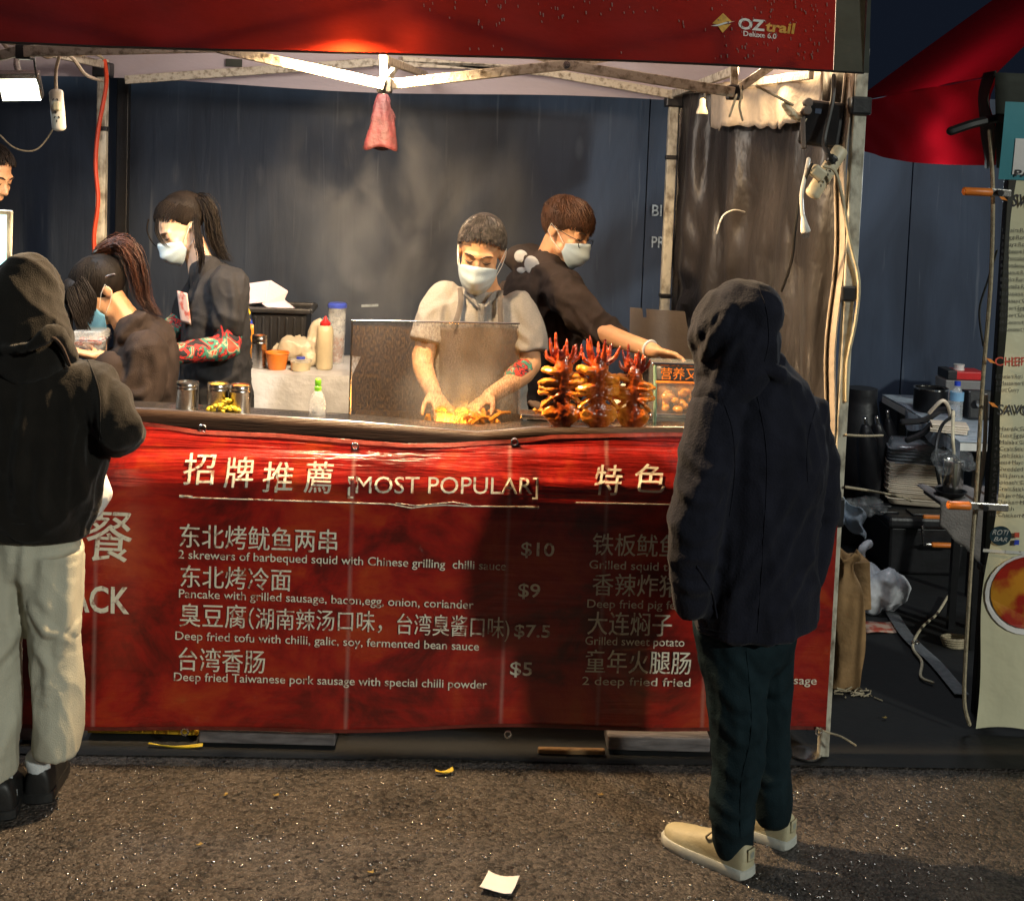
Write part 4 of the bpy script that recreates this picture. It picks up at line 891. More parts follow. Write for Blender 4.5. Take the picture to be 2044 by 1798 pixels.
# --- the hooded customer cut off by the left edge
def customer_left():
    g = G(50, 1615); Y = 3.88
    r = thing('person', 'hooded customer in black hoodie and cream cropped trousers at the left edge, seen from behind', 'person', (g.x, g.y, 0))
    hd = Head(W(48, 615, 3.90), 176, 18); b = B(); hd.skull(b); sd = (1, 0, 0)
    b.tube([W(55, 650, Y), W(62, 740, Y)], [.055, .065]); limb(b, [W(60, 1020, Y), W(70, 900, Y), W(72, 760, Y), W(62, 710, Y)], [(.10, .08), (.15, .10), (.15, .09), (.06, .06)], side=sd)
    for pts, dr in (([W(175, 765, 3.86), W(236, 862, 3.82), W(196, 850, 4.06)], (-.4, 1, .1)), ([W(-40, 765, 3.86), W(-95, 862, 3.82), W(-50, 840, 4.06)], (.3, 1, .1))):
        b.tube(pts, [.048, .042, .03]); hand(b, pts[-1], dr, (0, .1, -1), .92, 40)
    for pts in ([W(108, 1080, Y), W(112, 1300, Y), W(76, 1560, 3.92)], [W(5, 1080, Y), W(-10, 1300, Y), W(-2, 1600, 3.84)]): b.tube(pts, [.045, .042, .030])
    b.build('body', M['skin'], r, remesh=.009, relax=3); hd.face(r)
    q = B(); hd.cap(q); hd.short(q, 200, 84, 100, 112); q.build('hair', M['hair_black'], r)
    q = B()
    limb(q, [W(62, 1054, Y), W(62, 1053, Y), W(68, 1000, Y), W(76, 920, Y), W(80, 840, Y), W(76, 775, Y), W(66, 728, Y), W(58, 690, Y)], [(.08, .06), (.170, .128), (.186, .14), (.20, .145), (.205, .14), (.185, .125), (.12, .10), (.085, .085)], 20, sd, .1)
    limb(q, [W(165, 770, 3.87), W(205, 815, 3.83), W(234, 858, 3.80), W(236, 866, 3.86), W(212, 860, 4.02)], [.085, .076, .068, .066, .052], 14)
    limb(q, [W(-30, 770, 3.87), W(-65, 820, 3.83), W(-95, 865, 3.80), W(-70, 850, 4.02)], [.085, .076, .068, .052], 14)
    hd_ = q.build('hoodie', M['hoodie'], r, remesh=.0075, relax=5, disp=both(folds(5, 5, 3, .0062, 12), crease([[(180, 716), (198, 800), (205, 900)], [(120, 750), (140, 850), (130, 980)], [(50, 780), (45, 900), (30, 1020)], [(200, 870), (225, 895), (255, 880)], [(150, 880), (150, 960), (165, 1050)], [(90, 900), (80, 980), (90, 1050)], [(215, 760), (230, 810), (225, 850)]], 3.75, .012, .018)))
    q = B(); q.tube([W(62, 1020, Y), W(60, 1060, Y)], [(.176, .134), (.168, .128)], 26, sd, cap=.1); q.build('hem_band', M['hoodie'], r)
    seam(hd_, [(175, 718), (198, 780), (200, 860), (196, 920)], 'sleeve_seam', M['hoodie']); seam(hd_, [(150, 716), (120, 735), (70, 742)], 'shoulder_seam', M['hoodie'], .002)
    q = B(); c = W(50, 612, 3.87); q.ball(c, (.108, .135, .150)); q.ball(W(58, 580, 3.86), (.085, .10, .115)); limb(q, [W(55, 650, 3.86), W(62, 700, 3.85)], [(.118, .125), (.122, .12)], 16, sd)
    q.tube(catmull([W(10, 700, 3.74), W(62, 690, 3.70), W(112, 660, 3.74), W(140, 715, 3.82)], 4), .018, 8)
    hood = q.build('hood', M['hoodie'], r, remesh=.007, relax=5, disp=folds(7, 7, 4, .0045, 4))
    f = Vector((-.1, 1, -.05)).normalized(); bm = bmesh.new(); bm.from_mesh(hood.data); off = Vector(r.location)
    bmesh.ops.delete(bm, geom=[v for v in bm.verts if ((v.co+off)-c).normalized().dot(f) > .78], context='VERTS'); bm.to_mesh(hood.data); bm.free()
    k = hood.modifiers.new('solid', 'SOLIDIFY'); k.thickness = .012; k.offset = -1
    q = B(); q.tube(catmull([W(70, 681, 3.70), W(100, 672, 3.71), W(122, 690, 3.74), W(138, 728, 3.79)], 4), .006, 6); q.build('hood_seam', M['hoodie_brown'], hood)
    q = B(); q.tube([W(60, 1040, 3.9), W(58, 1100, 3.9)], [(.155, .12), (.15, .125)], 18, sd)
    limb(q, [W(104, 1095, Y), W(108, 1220, Y), W(112, 1340, Y), W(116, 1440, 3.88), W(112, 1500, 3.88)], [(.094, .105), (.086, .098), (.080, .092), (.070, .086), (.066, .084)], 16, sd, .1)
    limb(q, [W(4, 1095, Y), W(-6, 1230, Y), W(-10, 1360, Y), W(-12, 1470, 3.84), W(-12, 1545, 3.84)], [(.094, .105), (.084, .098), (.078, .092), (.070, .086), (.066, .084)], 16, sd, .1)
    q.build('trousers', M['cream_pants'], r, remesh=.007, relax=4, disp=both(folds(5, 5, 3, .0036, 21), crease([[(55, 1205), (90, 1255), (130, 1265)], [(52, 1100), (46, 1160), (50, 1240)], [(140, 1110), (130, 1230), (112, 1330)], [(30, 1250), (5, 1300), (-20, 1330)], [(70, 1290), (95, 1330), (90, 1400)], [(30, 1350), (20, 1440), (5, 1500)]], 3.79, .010, .016)))
    for (u_, v_, y_, h0, t0) in ((74, 1575, 3.90, G(74, 1606), Vector((-.03, .25, 0))), (-2, 1605, 3.83, G(0, 1640), Vector((-.05, .25, 0)))):
        a = W(u_, v_-60, y_); c = Vector((h0.x-.004, h0.y+.05, .06)); q = B().tube([a, a.lerp(c, .6), c], [.036, .034, .038], 14); q.build('sock', mat('white_sock', (.62, .66, .68), .9, .1, 60, .3, 300) if 'sock' not in M else M['sock'], r)
        sneaker(r, h0, h0+t0, 1.16, 'black_shoe', False)
    return r
customer_left()

def legs(r, m, hips, foot_z=.0, spread=.1, yaw=0):
    """trousers to the floor behind the counter"""
    q = B(); h = Vector(hips)
    ax = Rz(yaw) @ Vector((spread, 0, 0))
    q.tube([h+Vector((0, 0, .05)), h-Vector((0, 0, .05))], [(.16, .12), (.16, .125)], 16, side=ax)
    for e in (-1, 1): limb(q, [h+ax*e-Vector((0, 0, .05)), h+ax*e+Vector((0, 0, -.42)), Vector((h.x+ax.x*e, h.y+ax.y*e, .09))], [.088, .07, .055])
    q.build('trousers', m, r, remesh=.012, relax=4)
    f = Rz(yaw) @ Vector((0, -1, 0))
    for e in (-1, 1): p = Vector((h.x, h.y, 0))+ax*e-f*.08; sneaker(r, p, p+f*.27, 1, 'black_shoe', False)

# --- ponytailed seller looking down (profile to the left)
def seller_ponytail():
    Y = 4.95; hd = Head(W(200, 578, Y), -72, 44, 0, 1.0)
    r = thing('person', 'ponytailed seller in washed black hoodie and blue mask, bent over a clear tray', 'person', (W(270, 800, Y).x, Y, 0))
    b = B(); hd.skull(b); b.tube([W(218, 590, Y), W(242, 625, Y), W(268, 665, Y)], [.052, .054, .066]); sd = (0, 1, 0)
    limb(b, [W(268, 900, Y), W(278, 760, Y), W(276, 680, Y)], [(.13, .11), (.13, .10), (.12, .07)], side=sd)
    for pts, n_ in (([W(285, 700, 4.77), W(268, 795, 4.74), W(200, 712, 4.74)], (.3, 0, 1)), ([W(270, 700, 5.14), W(230, 800, 5.16), W(190, 712, 5.02)], (.3, 0, 1))):
        b.tube(pts, [.044, .038, .026]); hand(b, pts[-1], (-1, .12, .16), n_, .9, 14)
    for e in (-.09, .09): b.tube([W(270, 900, Y+e), Vector((W(270, 900, Y).x, Y+e, .1))], [.08, .045])
    b.build('body', M['skin'], r, remesh=.007, relax=3); hd.face(r); hd.mask(r, 'mask_blue')
    q = B(); hd.cap(q, (0, .016, .000), (.0855, .102, .094)); hd.pulled(q, 800, (0, .085, .115), .0024); rn = random.Random(3)
    # long loose fringe hanging over the face
    for i in range(150):
        x = rn.uniform(-.075, .080); t = hd(x, -.075-.02*rn.random(), .085-abs(x)*.3); dn = Vector((0, 0, -1)); L = rn.uniform(.10, .19)
        p1 = hd(x*1.05, -.112-.012*rn.random(), .045-.1*rn.random()*.3); p2 = p1+dn*L*.5+Vector((-.008, 0, 0)); p3 = p1+dn*L+Vector((.010*rn.random(), 0, 0))
        q.tube(catmull([t, p1, p2, p3], 3), [.003]*7+[.0026, .0016, .0006], 4, cap=.1)
    hd.ball(q, (.010, -.066, .048), (.066, .062, .066), 20, 12); hd.ball(q, (-.006, -.092, .010), (.058, .032, .052), 18, 12)
    for i in range(420):
        a = rn.random(); st = hd(.050+.036*rn.random(), -.005-.090*a, .092-.03*rn.random()); md = hd(.087+.008*rn.random(), -.020-.105*a, .034-.03*rn.random()); en = hd(.086+.01*rn.random(), -.040-.105*a, -.015-.075*rn.random()*a)+Vector((0, 0, -.03*rn.random()))
        q.tube(catmull([st, md, en], 4), [.0019]*6+[.0016, .0012, .0006], 4, cap=.1)
    q.build('hair', M['hair_black'], r)
    q = B(); tie = hd(0, .085, .115); bundle(q, [tie, W(238, 487, Y), W(266, 512, Y), W(280, 562, Y), W(290, 602, Y), W(322, 632, Y)], 420, [.008, .026, .032, .030, .026, .022, .012], .0017, rn); q.build('ponytail', M['hair_red'], r)
    q = B(); q.tube([tie+Vector((.012*cos(t), .016*sin(t), .010*cos(t))) for t in [2*pi*i/12 for i in range(13)]], .005, 6); q.build('hair_tie', M['cable'], r)
    q = B(); hd.tube(q, [(.080, .05, .03), (.083, .066, .024), (.080, .078, .016)], .004, 6); hd.tube(q, [(-.080, .05, .03), (-.083, .066, .024), (-.080, .078, .016)], .004, 6); q.build('hair_clip', M['chrome'], r)
    q = B(); limb(q, [W(266, 900, Y), W(270, 810, Y), W(278, 740, Y), W(284, 690, Y), W(272, 660, Y)], [(.19, .145), (.19, .15), (.19, .145), (.18, .115), (.12, .075)], 20, sd)
    limb(q, [W(292, 700, 4.79), W(288, 760, 4.75), W(272, 805, 4.73), W(240, 765, 4.735), W(214, 728, 4.74)], [.082, .076, .07, .058, .048], 14)
    limb(q, [W(275, 700, 5.12), W(250, 790, 5.14), W(214, 740, 5.04)], [.08, .07, .05], 14)
    q.ball(W(316, 664, Y), (.070, .125, .040), Ry(38)); q.tube(catmull([W(246, 668, 4.83), W(268, 640, 4.85), W(292, 640, 4.93), W(300, 650, 5.05), W(262, 655, 5.07)], 4), .026, 8)
    q.build('hoodie', M['hoodie_brown'], r, remesh=.009, relax=4, disp=both(folds(7, 7, 5, .0040, 6), crease([[(300, 690), (318, 740), (312, 800)], [(270, 700), (262, 750), (250, 790)], [(250, 770), (280, 785), (305, 770)], [(252, 800), (280, 815), (310, 800)]], 4.72, 0.01, 0.015)))
    q = B(); q.tube(catmull([W(214, 676, 4.80), W(212, 700, 4.80), W(208, 730, 4.805)], 4), .004, 6); q.build('zipper', M['steel'], r)
    legs(r, M['navy_pants'], W(268, 900, Y), yaw=-90)
seller_ponytail()
tr = W(182, 684, 4.86); t = thing('takeaway_tray', 'clear lidded takeaway tray of food in the ponytailed seller\'s hands', 'food tray', tr)
B().box(tr, (.115, .15, .03), None, .85).build('tray', M['bottle_clear'], t, False, bevel=.004); B().box(tr+Vector((0, 0, .035)), (.118, .155, .03), Rx(180), .85).build('lid', M['bottle_clear'], t, False, bevel=.004)
q = B(); rn = random.Random(5)
for i in range(16): q.ball(tr+Vector((rn.uniform(-.04, .04), rn.uniform(-.055, .055), rn.uniform(-.005, .016))), (.016, .012, .009), Rz(rn.uniform(0, 180)), 8, 6)
q.build('food', M['tentacle'], t)

# --- seller in black tee with printed arm sleeves
M['ink'] = None
def ink_mat():
    m, nt, N, L, P = nodes('printed_sleeve'); P.inputs['Roughness'].default_value = .8
    tc = N.new('ShaderNodeTexCoord'); nz = N.new('ShaderNodeTexNoise'); nz.inputs['Scale'].default_value = 17; nz.inputs['Detail'].default_value = 2; nz.inputs['Distortion'].default_value = 1.6; L.new(tc.outputs['Object'], nz.inputs['Vector'])
    r = N.new('ShaderNodeValToRGB'); r.color_ramp.interpolation = 'CONSTANT'; e = r.color_ramp.elements
    for _ in range(4): e.new(.5)
    for k, (p, c) in zip(e, [(0, (.02, .02, .025)), (.40, (.55, .03, .025)), (.485, (.03, .03, .03)), (.515, (.06, .24, .17)), (.60, (.45, .42, .26)), (.64, (.60, .07, .04))]): k.position = p; k.color = rgba(c)
    L.new(nz.outputs[0], r.inputs[0]); L.new(r.outputs[0], P.inputs['Base Color']); return m
M['ink'] = ink_mat()
def seller_tee():
    Y = 5.4; hd = Head(W(362, 452, Y), -56, 33, -3, 1.02)
    r = thing('person', 'seller in black tee, white mask and printed arm sleeves, long hair tied back', 'person', (W(430, 800, Y).x, Y, 0))
    b = B(); hd.skull(b); b.tube([W(382, 480, Y), W(398, 520, Y), W(412, 560, Y)], [.052, .055, .07]); sd = (0, 1, 0)
    limb(b, [W(436, 900, Y), W(430, 700, Y), W(428, 600, Y), W(412, 550, Y)], [(.13, .11), (.13, .10), (.14, .09), (.08, .07)], side=sd)
    for pts in ([W(456, 570, 5.21), W(456, 686, 5.17), W(338, 706, 5.06)], [W(405, 575, 5.58), W(356, 646, 5.56), W(315, 690, 5.30)]):
        b.tube(pts, [.048, .040, .028]); hand(b, pts[-1], (-1, -.1, .02), (0, .3, -1), .95, 25)
    for e in (-.09, .09): b.tube([W(436, 900, Y+e), Vector((W(436, 900, Y).x, Y+e, .1))], [.08, .045])
    b.build('body', M['skin_pale'], r, remesh=.007, relax=3); hd.face(r); hd.mask(r)
    rn = random.Random(8); q = B(); hd.cap(q, (0, .018, .010), (.083, .102, .090)); hd.pulled(q, 800, (0, .118, .068), .0024, rn)
    for x in (-.05, .03, .045, .06): # loose front strands
        q.tube(catmull([hd(x, -.082, .088), hd(x*1.1, -.112, .05), hd(x*1.2, -.118, .0), hd(x*1.25, -.110, -.03)], 4), [.003]*8+[.0024, .002, .0014, .0010, .0006], 4, cap=.1)
    # side lock behind the ear
    bundle(q, [hd(.078, .045, .02), W(396, 480, 5.3), W(402, 515, 5.29), W(396, 552, 5.285)], 110, [.010, .016, .014, .008], .0016, rn)
    q.build('hair', M['hair_black'], r)
    q = B(); bundle(q, [hd(0, .115, .068), W(406, 402, Y), W(421, 428, Y), W(428, 468, Y), W(440, 503, Y), W(462, 522, Y)], 400, [.010, .022, .027, .028, .026, .018], .0017, rn); q.build('ponytail', M['hair_black'], r)
    q = B(); limb(q, [W(438, 880, Y), W(434, 800, Y), W(430, 710, Y), W(428, 630, Y), W(430, 575, Y), W(414, 545, Y)], [(.20, .135), (.195, .145), (.20, .138), (.205, .13), (.185, .105), (.10, .075)], 20, sd)
    limb(q, [W(456, 572, 5.23), W(462, 610, 5.20), W(456, 640, 5.18)], [.086, .076, .070], 14); limb(q, [W(408, 575, 5.57), W(376, 625, 5.56)], [.08, .07], 14)
    q.build('tee_shirt', M['tee'], r, remesh=.009, relax=4, disp=both(folds(8, 8, 5, .0055, 16), crease([[(470, 560), (480, 620), (478, 700)], [(420, 600), (440, 660), (470, 730)], [(400, 740), (440, 760), (480, 740)]], 5.25, 0.01, 0.015)))
    for pts in ([W(455, 646, 5.18), W(456, 686, 5.17), W(445, 694, 5.155), W(346, 706, 5.065)], [W(378, 620, 5.57), W(356, 646, 5.56), W(322, 686, 5.33)]):
        q = B(); limb(q, pts, [.056, .054, .052, .040][:len(pts)], 14); q.build('arm_sleeve', M['ink'], r, remesh=.007, relax=3, disp=folds(20, 20, 20, .0014, 2))
    a = W(358, 579, 5.315); q = B().sheet(lambda s, t: W(357+s*23+2*t, 580+t*62+s*4, 5.255)+Vector((.012*(t-.5), -.006-.030*s, 0)), 6, 10); q.build('chest_print', mat('pink_print', (.72, .50, .42), .6, .3, 30, 0, col2=(.62, .14, .10), ramp=(.4, .5)), r, solid=.003)
    q = B(); q.ball(W(424, 860, 5.21), (.09, .03, .05)); legs(r, M['tee'], W(438, 900, Y), yaw=-90)
seller_tee()

# --- cook in grey polo
def cook():
    Y = 5.0; hd = Head(W(960, 502, 4.93), -6, 20, 6, 1.06)
    r = thing('person', 'cook in heather grey polo, apron and mask, looking down behind the greasy glass', 'person', (W(955, 850, Y).x, Y+.02, 0))
    b = B(); hd.skull(b); b.tube([W(961, 535, 4.97), W(962, 585, 5.0)], [.056, .066]); sd = (1, 0, 0)
    limb(b, [W(955, 950, Y), W(955, 760, Y), W(958, 640, Y), W(962, 585, Y)], [(.14, .10), (.15, .105), (.16, .09), (.08, .06)], side=sd)
    A_ = [W(896, 622, 5.0), W(844, 712, 4.93), W(866, 786, 4.70)]; C_ = [W(1022, 636, 5.0), W(1058, 728, 4.92), W(978, 790, 4.70)]
    for pts, dr, th in ((A_, (.35, -.75, -.35), -1), (C_, (-.55, -.6, -.30), 1)):
        limb(b, pts, [.052, .044, .029]); hand(b, pts[-1], dr, (0, -.2, -1), 1.0, 42, th)
    for e in (-.1, .1): b.tube([W(955, 950, Y)+Vector((e, 0, 0)), Vector((W(955, 850, Y).x+e, Y, .1))], [.085, .045])
    b.build('body', M['skin'], r, remesh=.006, relax=3); hd.face(r); hd.mask(r)
    rn = random.Random(11); q = B(); hd.cap(q, (0, .020, .012), (.083, .099, .086)); hd.short(q, 1500, 82, 96, 112, .08, .0021, rnd=rn); q.build('hair', M['hair_grey'], r)
    q = B(); limb(q, [W(955, 900, Y), W(955, 800, Y), W(955, 720, Y), W(955, 650, Y), W(958, 602, Y), W(961, 582, Y)], [(.19, .125), (.19, .13), (.19, .13), (.195, .120), (.165, .095), (.072, .066)], 22, sd)
    limb(q, [W(888, 598, 5.0), W(862, 640, 4.97), W(848, 684, 4.94)], [.072, .070, .066], 14, None, .12); limb(q, [W(1034, 614, 5.0), W(1056, 660, 4.96), W(1062, 704, 4.93)], [.072, .070, .066], 14, None, .12)
    q.ball(W(888, 598, 5.0), .070); q.ball(W(1034, 614, 5.0), .070)
    q.build('polo_shirt', M['polo'], r, remesh=.008, relax=4, disp=both(folds(8, 8, 6, .0032, 31), crease([[(880, 610), (878, 650), (885, 700)], [(1020, 640), (1035, 660), (1060, 680)], [(1010, 660), (1030, 690), (1060, 700)], [(900, 610), (910, 660), (905, 720)], [(1000, 640), (1005, 690), (990, 740)]], 4.89, 0.009, 0.013)))
    q = B()
    for e, us in ((-1, (957, 940, 922, 930)), (1, (966, 984, 1003, 992))):
        q.sheet(lambda a, b: W(us[0]+(us[2]-us[0])*a, (612-30*a-14*sin(a*pi))+b*(8+14*sin(a*pi))-b*4, 4.872+.11*a*a-.012*b), 10, 4)
    q.build('collar', M['polo_in'], r, solid=.004)
    q = B().sheet(lambda s, t: W(954+s*14, 606+t*62, 4.868+.012*abs(s-.5)), 4, 8); q.build('placket', M['polo_in'], r, solid=.004)
    q = B().sheet(lambda s, t: W(876+s*160-6*t*(s-.5), 652+t*230-8*sin(pi*s), 4.845+.06*abs(s-.5)**2*4+.010*sin(s*13+t*5)), 26, 20); ap = q.build('apron', M['apron'], r, solid=.004)
    for pts in ([(918, 575, 4.915), (920, 600, 4.885), (914, 630, 4.865), (904, 655, 4.852)], [(1000, 580, 4.915), (998, 600, 4.885), (999, 630, 4.865), (1000, 656, 4.852)]):
        q = B(); q.tube(catmull([W(*p) for p in pts], 4), (.010, .002), 8, side=(1, 0, 0)); q.build('apron_strap', M['apron'], ap)
    q = B(); limb(q, [C_[1].lerp(C_[2], .18), C_[1].lerp(C_[2], .42)], [.044, .040], 14); q.build('arm_sleeve', M['ink'], r)
    legs(r, M['navy_pants'], W(955, 950, Y))
cook()

# --- seller in black hoodie with glasses, reaching to the right
def seller_glasses():
    Y = 5.32; hd = Head(W(1131, 459, 5.28), 56, 22, 4, 1.02)
    r = thing('person', 'seller with glasses and white mask in a black hoodie, reaching right over a warmer', 'person', (W(1090, 800, Y).x, Y+.02, 0))
    b = B(); hd.skull(b); b.tube([W(1112, 478, 5.31), W(1096, 515, 5.33), W(1085, 550, 5.34)], [.054, .056, .07]); sd = (.85, .5, 0)
    limb(b, [W(1080, 950, Y), W(1080, 760, Y), W(1075, 640, Y), W(1084, 550, Y)], [(.14, .10), (.15, .105), (.16, .09), (.08, .06)], side=sd)
    A_ = [W(1122, 572, 5.20), W(1190, 655, 5.03), W(1306, 700, 4.70)]
    limb(b, A_, [.05, .044, .028]); hand(b, A_[-1], (1, -.35, -.18), (-.1, -.35, -1), .98, 38, 1)
    b.tube([W(1030, 590, 5.45), W(1015, 720, 5.45), W(1060, 800, 5.2)], [.05, .044, .028]); hand(b, W(1060, 800, 5.2), (.6, -.6, -.3), (0, 0, -1), .98, 30)
    for e in (-.09, .09): b.tube([W(1080, 950, Y)+Vector((e, 0, 0)), Vector((W(1080, 850, Y).x+e, Y, .1))], [.085, .045])
    b.build('body', M['skin'], r, remesh=.006, relax=3); hd.face(r); hd.mask(r)
    rn = random.Random(21); q = B(); hd.cap(q, (0, .014, .012), (.086, .104, .090)); hd.short(q, 1200, 104, 104, 124, .09, .0024, rnd=rn); hd.short(q, 380, 112, 70, 60, .17, .0024, rnd=rn, part=.2); q.build('hair', M['hair_brown'], r)
    q = B()
    for e in (-1, 1):
        hd.tube(q, [(e*.034+.023*cos(t), -.112+.010*abs(e*.034+.023*cos(t))/.06, -.012+.019*sin(t)) for t in [2*pi*i/16 for i in range(17)]], .0016, 5)
        hd.tube(q, [(e*.057, -.102, -.004), (e*.076, -.05, -.002), (e*.082, .015, .004)], .0016, 5)
    hd.tube(q, [(-.011, -.112, -.008), (0, -.115, -.005), (.011, -.112, -.008)], .0016, 5); q.build('glasses', M['black_metal'], r)
    q = B(); limb(q, [W(1080, 900, Y), W(1080, 780, Y), W(1078, 690, Y), W(1072, 610, Y), W(1082, 560, Y), W(1092, 532, Y)], [(.18, .13), (.185, .14), (.19, .14), (.185, .125), (.14, .10), (.075, .075)], 20, sd)
    limb(q, [W(1118, 574, 5.22), W(1152, 612, 5.12), W(1190, 652, 5.03), W(1222, 668, 4.99), W(1232, 672, 4.975)], [.088, .080, .072, .060, .052], 14)
    limb(q, [W(1028, 590, 5.45), W(1015, 720, 5.45), W(1050, 785, 5.25)], [.08, .07, .055], 14)
    q.ball(W(1058, 522, 5.38), (.115, .11, .066), Rz(20) @ Ry(8)); q.tube(catmull([W(1050, 545, 5.27), W(1090, 535, 5.23), W(1122, 545, 5.27), W(1120, 530, 5.40)], 4), .026, 8)
    ho = q.build('hoodie', M['hoodie_brown'], r, remesh=.009, relax=4, disp=both(folds(8, 8, 7, .0055, 44), crease([[(1140, 600), (1170, 650), (1200, 690)], [(1130, 640), (1150, 680), (1190, 700)], [(1120, 600), (1150, 610), (1180, 630)], [(1205, 640), (1210, 665), (1205, 695)]], 5.03, 0.011, 0.014)))
    q = B()
    gp_ = mat('grey_white_print', (.42, .42, .42), .85, .15, 40, 0)
    for u_, v_, rx_, rz_, an in ((1040, 512, 14, 13, 30), (1062, 530, 15, 20, -20), (1046, 541, 15, 7, 10)):
        c = surf(ho, u_, v_, 0)
        if c: B().ball(c, (px(rx_, 5.3), .006, px(rz_, 5.3)), Ry(an), 14, 8).build('hood_print', gp_, r)
    w0 = A_[1].lerp(A_[2], .93); ax = (A_[2]-A_[1]).normalized(); s1 = ax.orthogonal().normalized(); s2 = ax.cross(s1)
    q = B(); q.tube([w0+s1*(.031*cos(t))+s2*(.031*sin(t)) for t in [2*pi*i/16 for i in range(17)]], .005, 6); q.build('bracelet', M['white_plastic'], r)
    q = B().sheet(lambda s, t: W(1040+s*44, 690+t*190, 5.175+.02*sin(s*3)), 6, 8); q.build('apron', M['apron'], r, solid=.004)
    legs(r, M['navy_pants'], W(1080, 950, Y), yaw=30)
seller_glasses()

# --- man at the very left edge
def man_left():
    Y = 5.7; hd = Head(W(-22, 348, Y), 66, 22, 0, 1.04)
    r = thing('person', 'dark haired man at the left edge, only his lowered face showing', 'person', (W(-60, 700, Y).x, Y, 0))
    b = B(); hd.skull(b); sd = (.3, 1, 0); b.tube([W(-35, 375, Y), W(-50, 440, Y)], [.055, .07])
    limb(b, [W(-60, 850, Y), W(-60, 640, Y), W(-58, 500, Y), W(-50, 440, Y)], [(.14, .11), (.15, .11), (.16, .10), (.08, .06)], side=sd)
    for e in (-1, 1): b.tube([W(-60, 480, Y+.2*e), W(-65, 620, Y+.22*e), W(-20, 690, Y+.15*e)], [.05, .042, .03]); hand(b, W(-20, 690, Y+.15*e), (1, 0, -.1), (0, 0, -1), .98, 30)
    for e in (-.09, .09): b.tube([W(-60, 850, Y+e), Vector((W(-60, 850, Y).x, Y+e, .1))], [.085, .045])
    b.build('body', M['skin'], r, remesh=.008, relax=3); hd.face(r)
    q = B(); hd.cap(q); hd.short(q, 420, 80, 92, 112, .12, .004); q.build('hair', M['hair_black'], r)
    q = B(); limb(q, [W(-60, 850, Y), W(-60, 700, Y), W(-60, 560, Y), W(-55, 480, Y), W(-50, 440, Y)], [(.19, .14), (.19, .14), (.2, .13), (.17, .1), (.08, .07)], 18, sd)
    for e in (-1, 1): limb(q, [W(-58, 485, Y+.19*e), W(-64, 615, Y+.22*e), W(-35, 670, Y+.17*e)], [.085, .072, .055], 14)
    q.build('sweater', M['tee'], r, remesh=.011, relax=4, disp=folds(7, 7, 6, .005, 9)); legs(r, M['navy_pants'], W(-60, 850, Y), yaw=60)
man_left()
# ------------------------------------------------------------------ griddle, glass guard and food at the front
gr = thing('griddle', 'black steel griddle sunk behind the glass guard in front of the cook', 'griddle', (.12, 4.68, .95))
gx0, gx1 = W(700, 850, 4.6).x, W(1050, 850, 4.6).x
B().box(((gx0+gx1)/2, 4.68, 1.02), (gx1-gx0, .38, .05)).build('plate', M['black_metal'], gr, False, bevel=.006)
B().box(((gx0+gx1)/2, 4.68, .52), (gx1-gx0-.02, .36, .94)).build('stand', M['steel'], gr, False, bevel=.006)
rn = random.Random(4); q = B()
fd = thing('grilled_food', 'heap of glowing orange sauced squid and noodles on the griddle', 'food', W(915, 850, 4.64))
c0 = W(915, 836, 4.64)
for i in range(90):
    p = c0+Vector((rn.gauss(0, .075), rn.gauss(0, .05), rn.uniform(-.06, .025)))
    a = Vector((rn.uniform(-1, 1), rn.uniform(-1, 1), rn.uniform(-.5, .5)))*.035; q.tube(catmull([p-a, p+Vector((0, 0, rn.uniform(0, .02))), p+a], 3), rn.uniform(.005, .010), 6)
q.build('heap', M['sauce'], fd)
gd = thing('glass_guard', 'tall greasy splash guard glass standing on the counter in front of the cook', 'glass guard', (0, 4.42, 1.1))
ga, gb_, gc, gdp = W(697, 848, 4.42), W(1040, 862, 4.42), W(1036, 646, 4.42), W(703, 640, 4.42)
q = B().sheet(lambda a, b: ga.lerp(gb_, a).lerp(gdp.lerp(gc, a), b), 20, 14); gp = q.build('pane', M['guard'], gd, True)
k = gp.modifiers.new('solid', 'SOLIDIFY'); k.thickness = .0001
B().tube([ga, gdp.lerp(ga, .06), gdp, gdp.lerp(gc, .05), gc], .0035, 6).build('rim', M['steel'], gd)

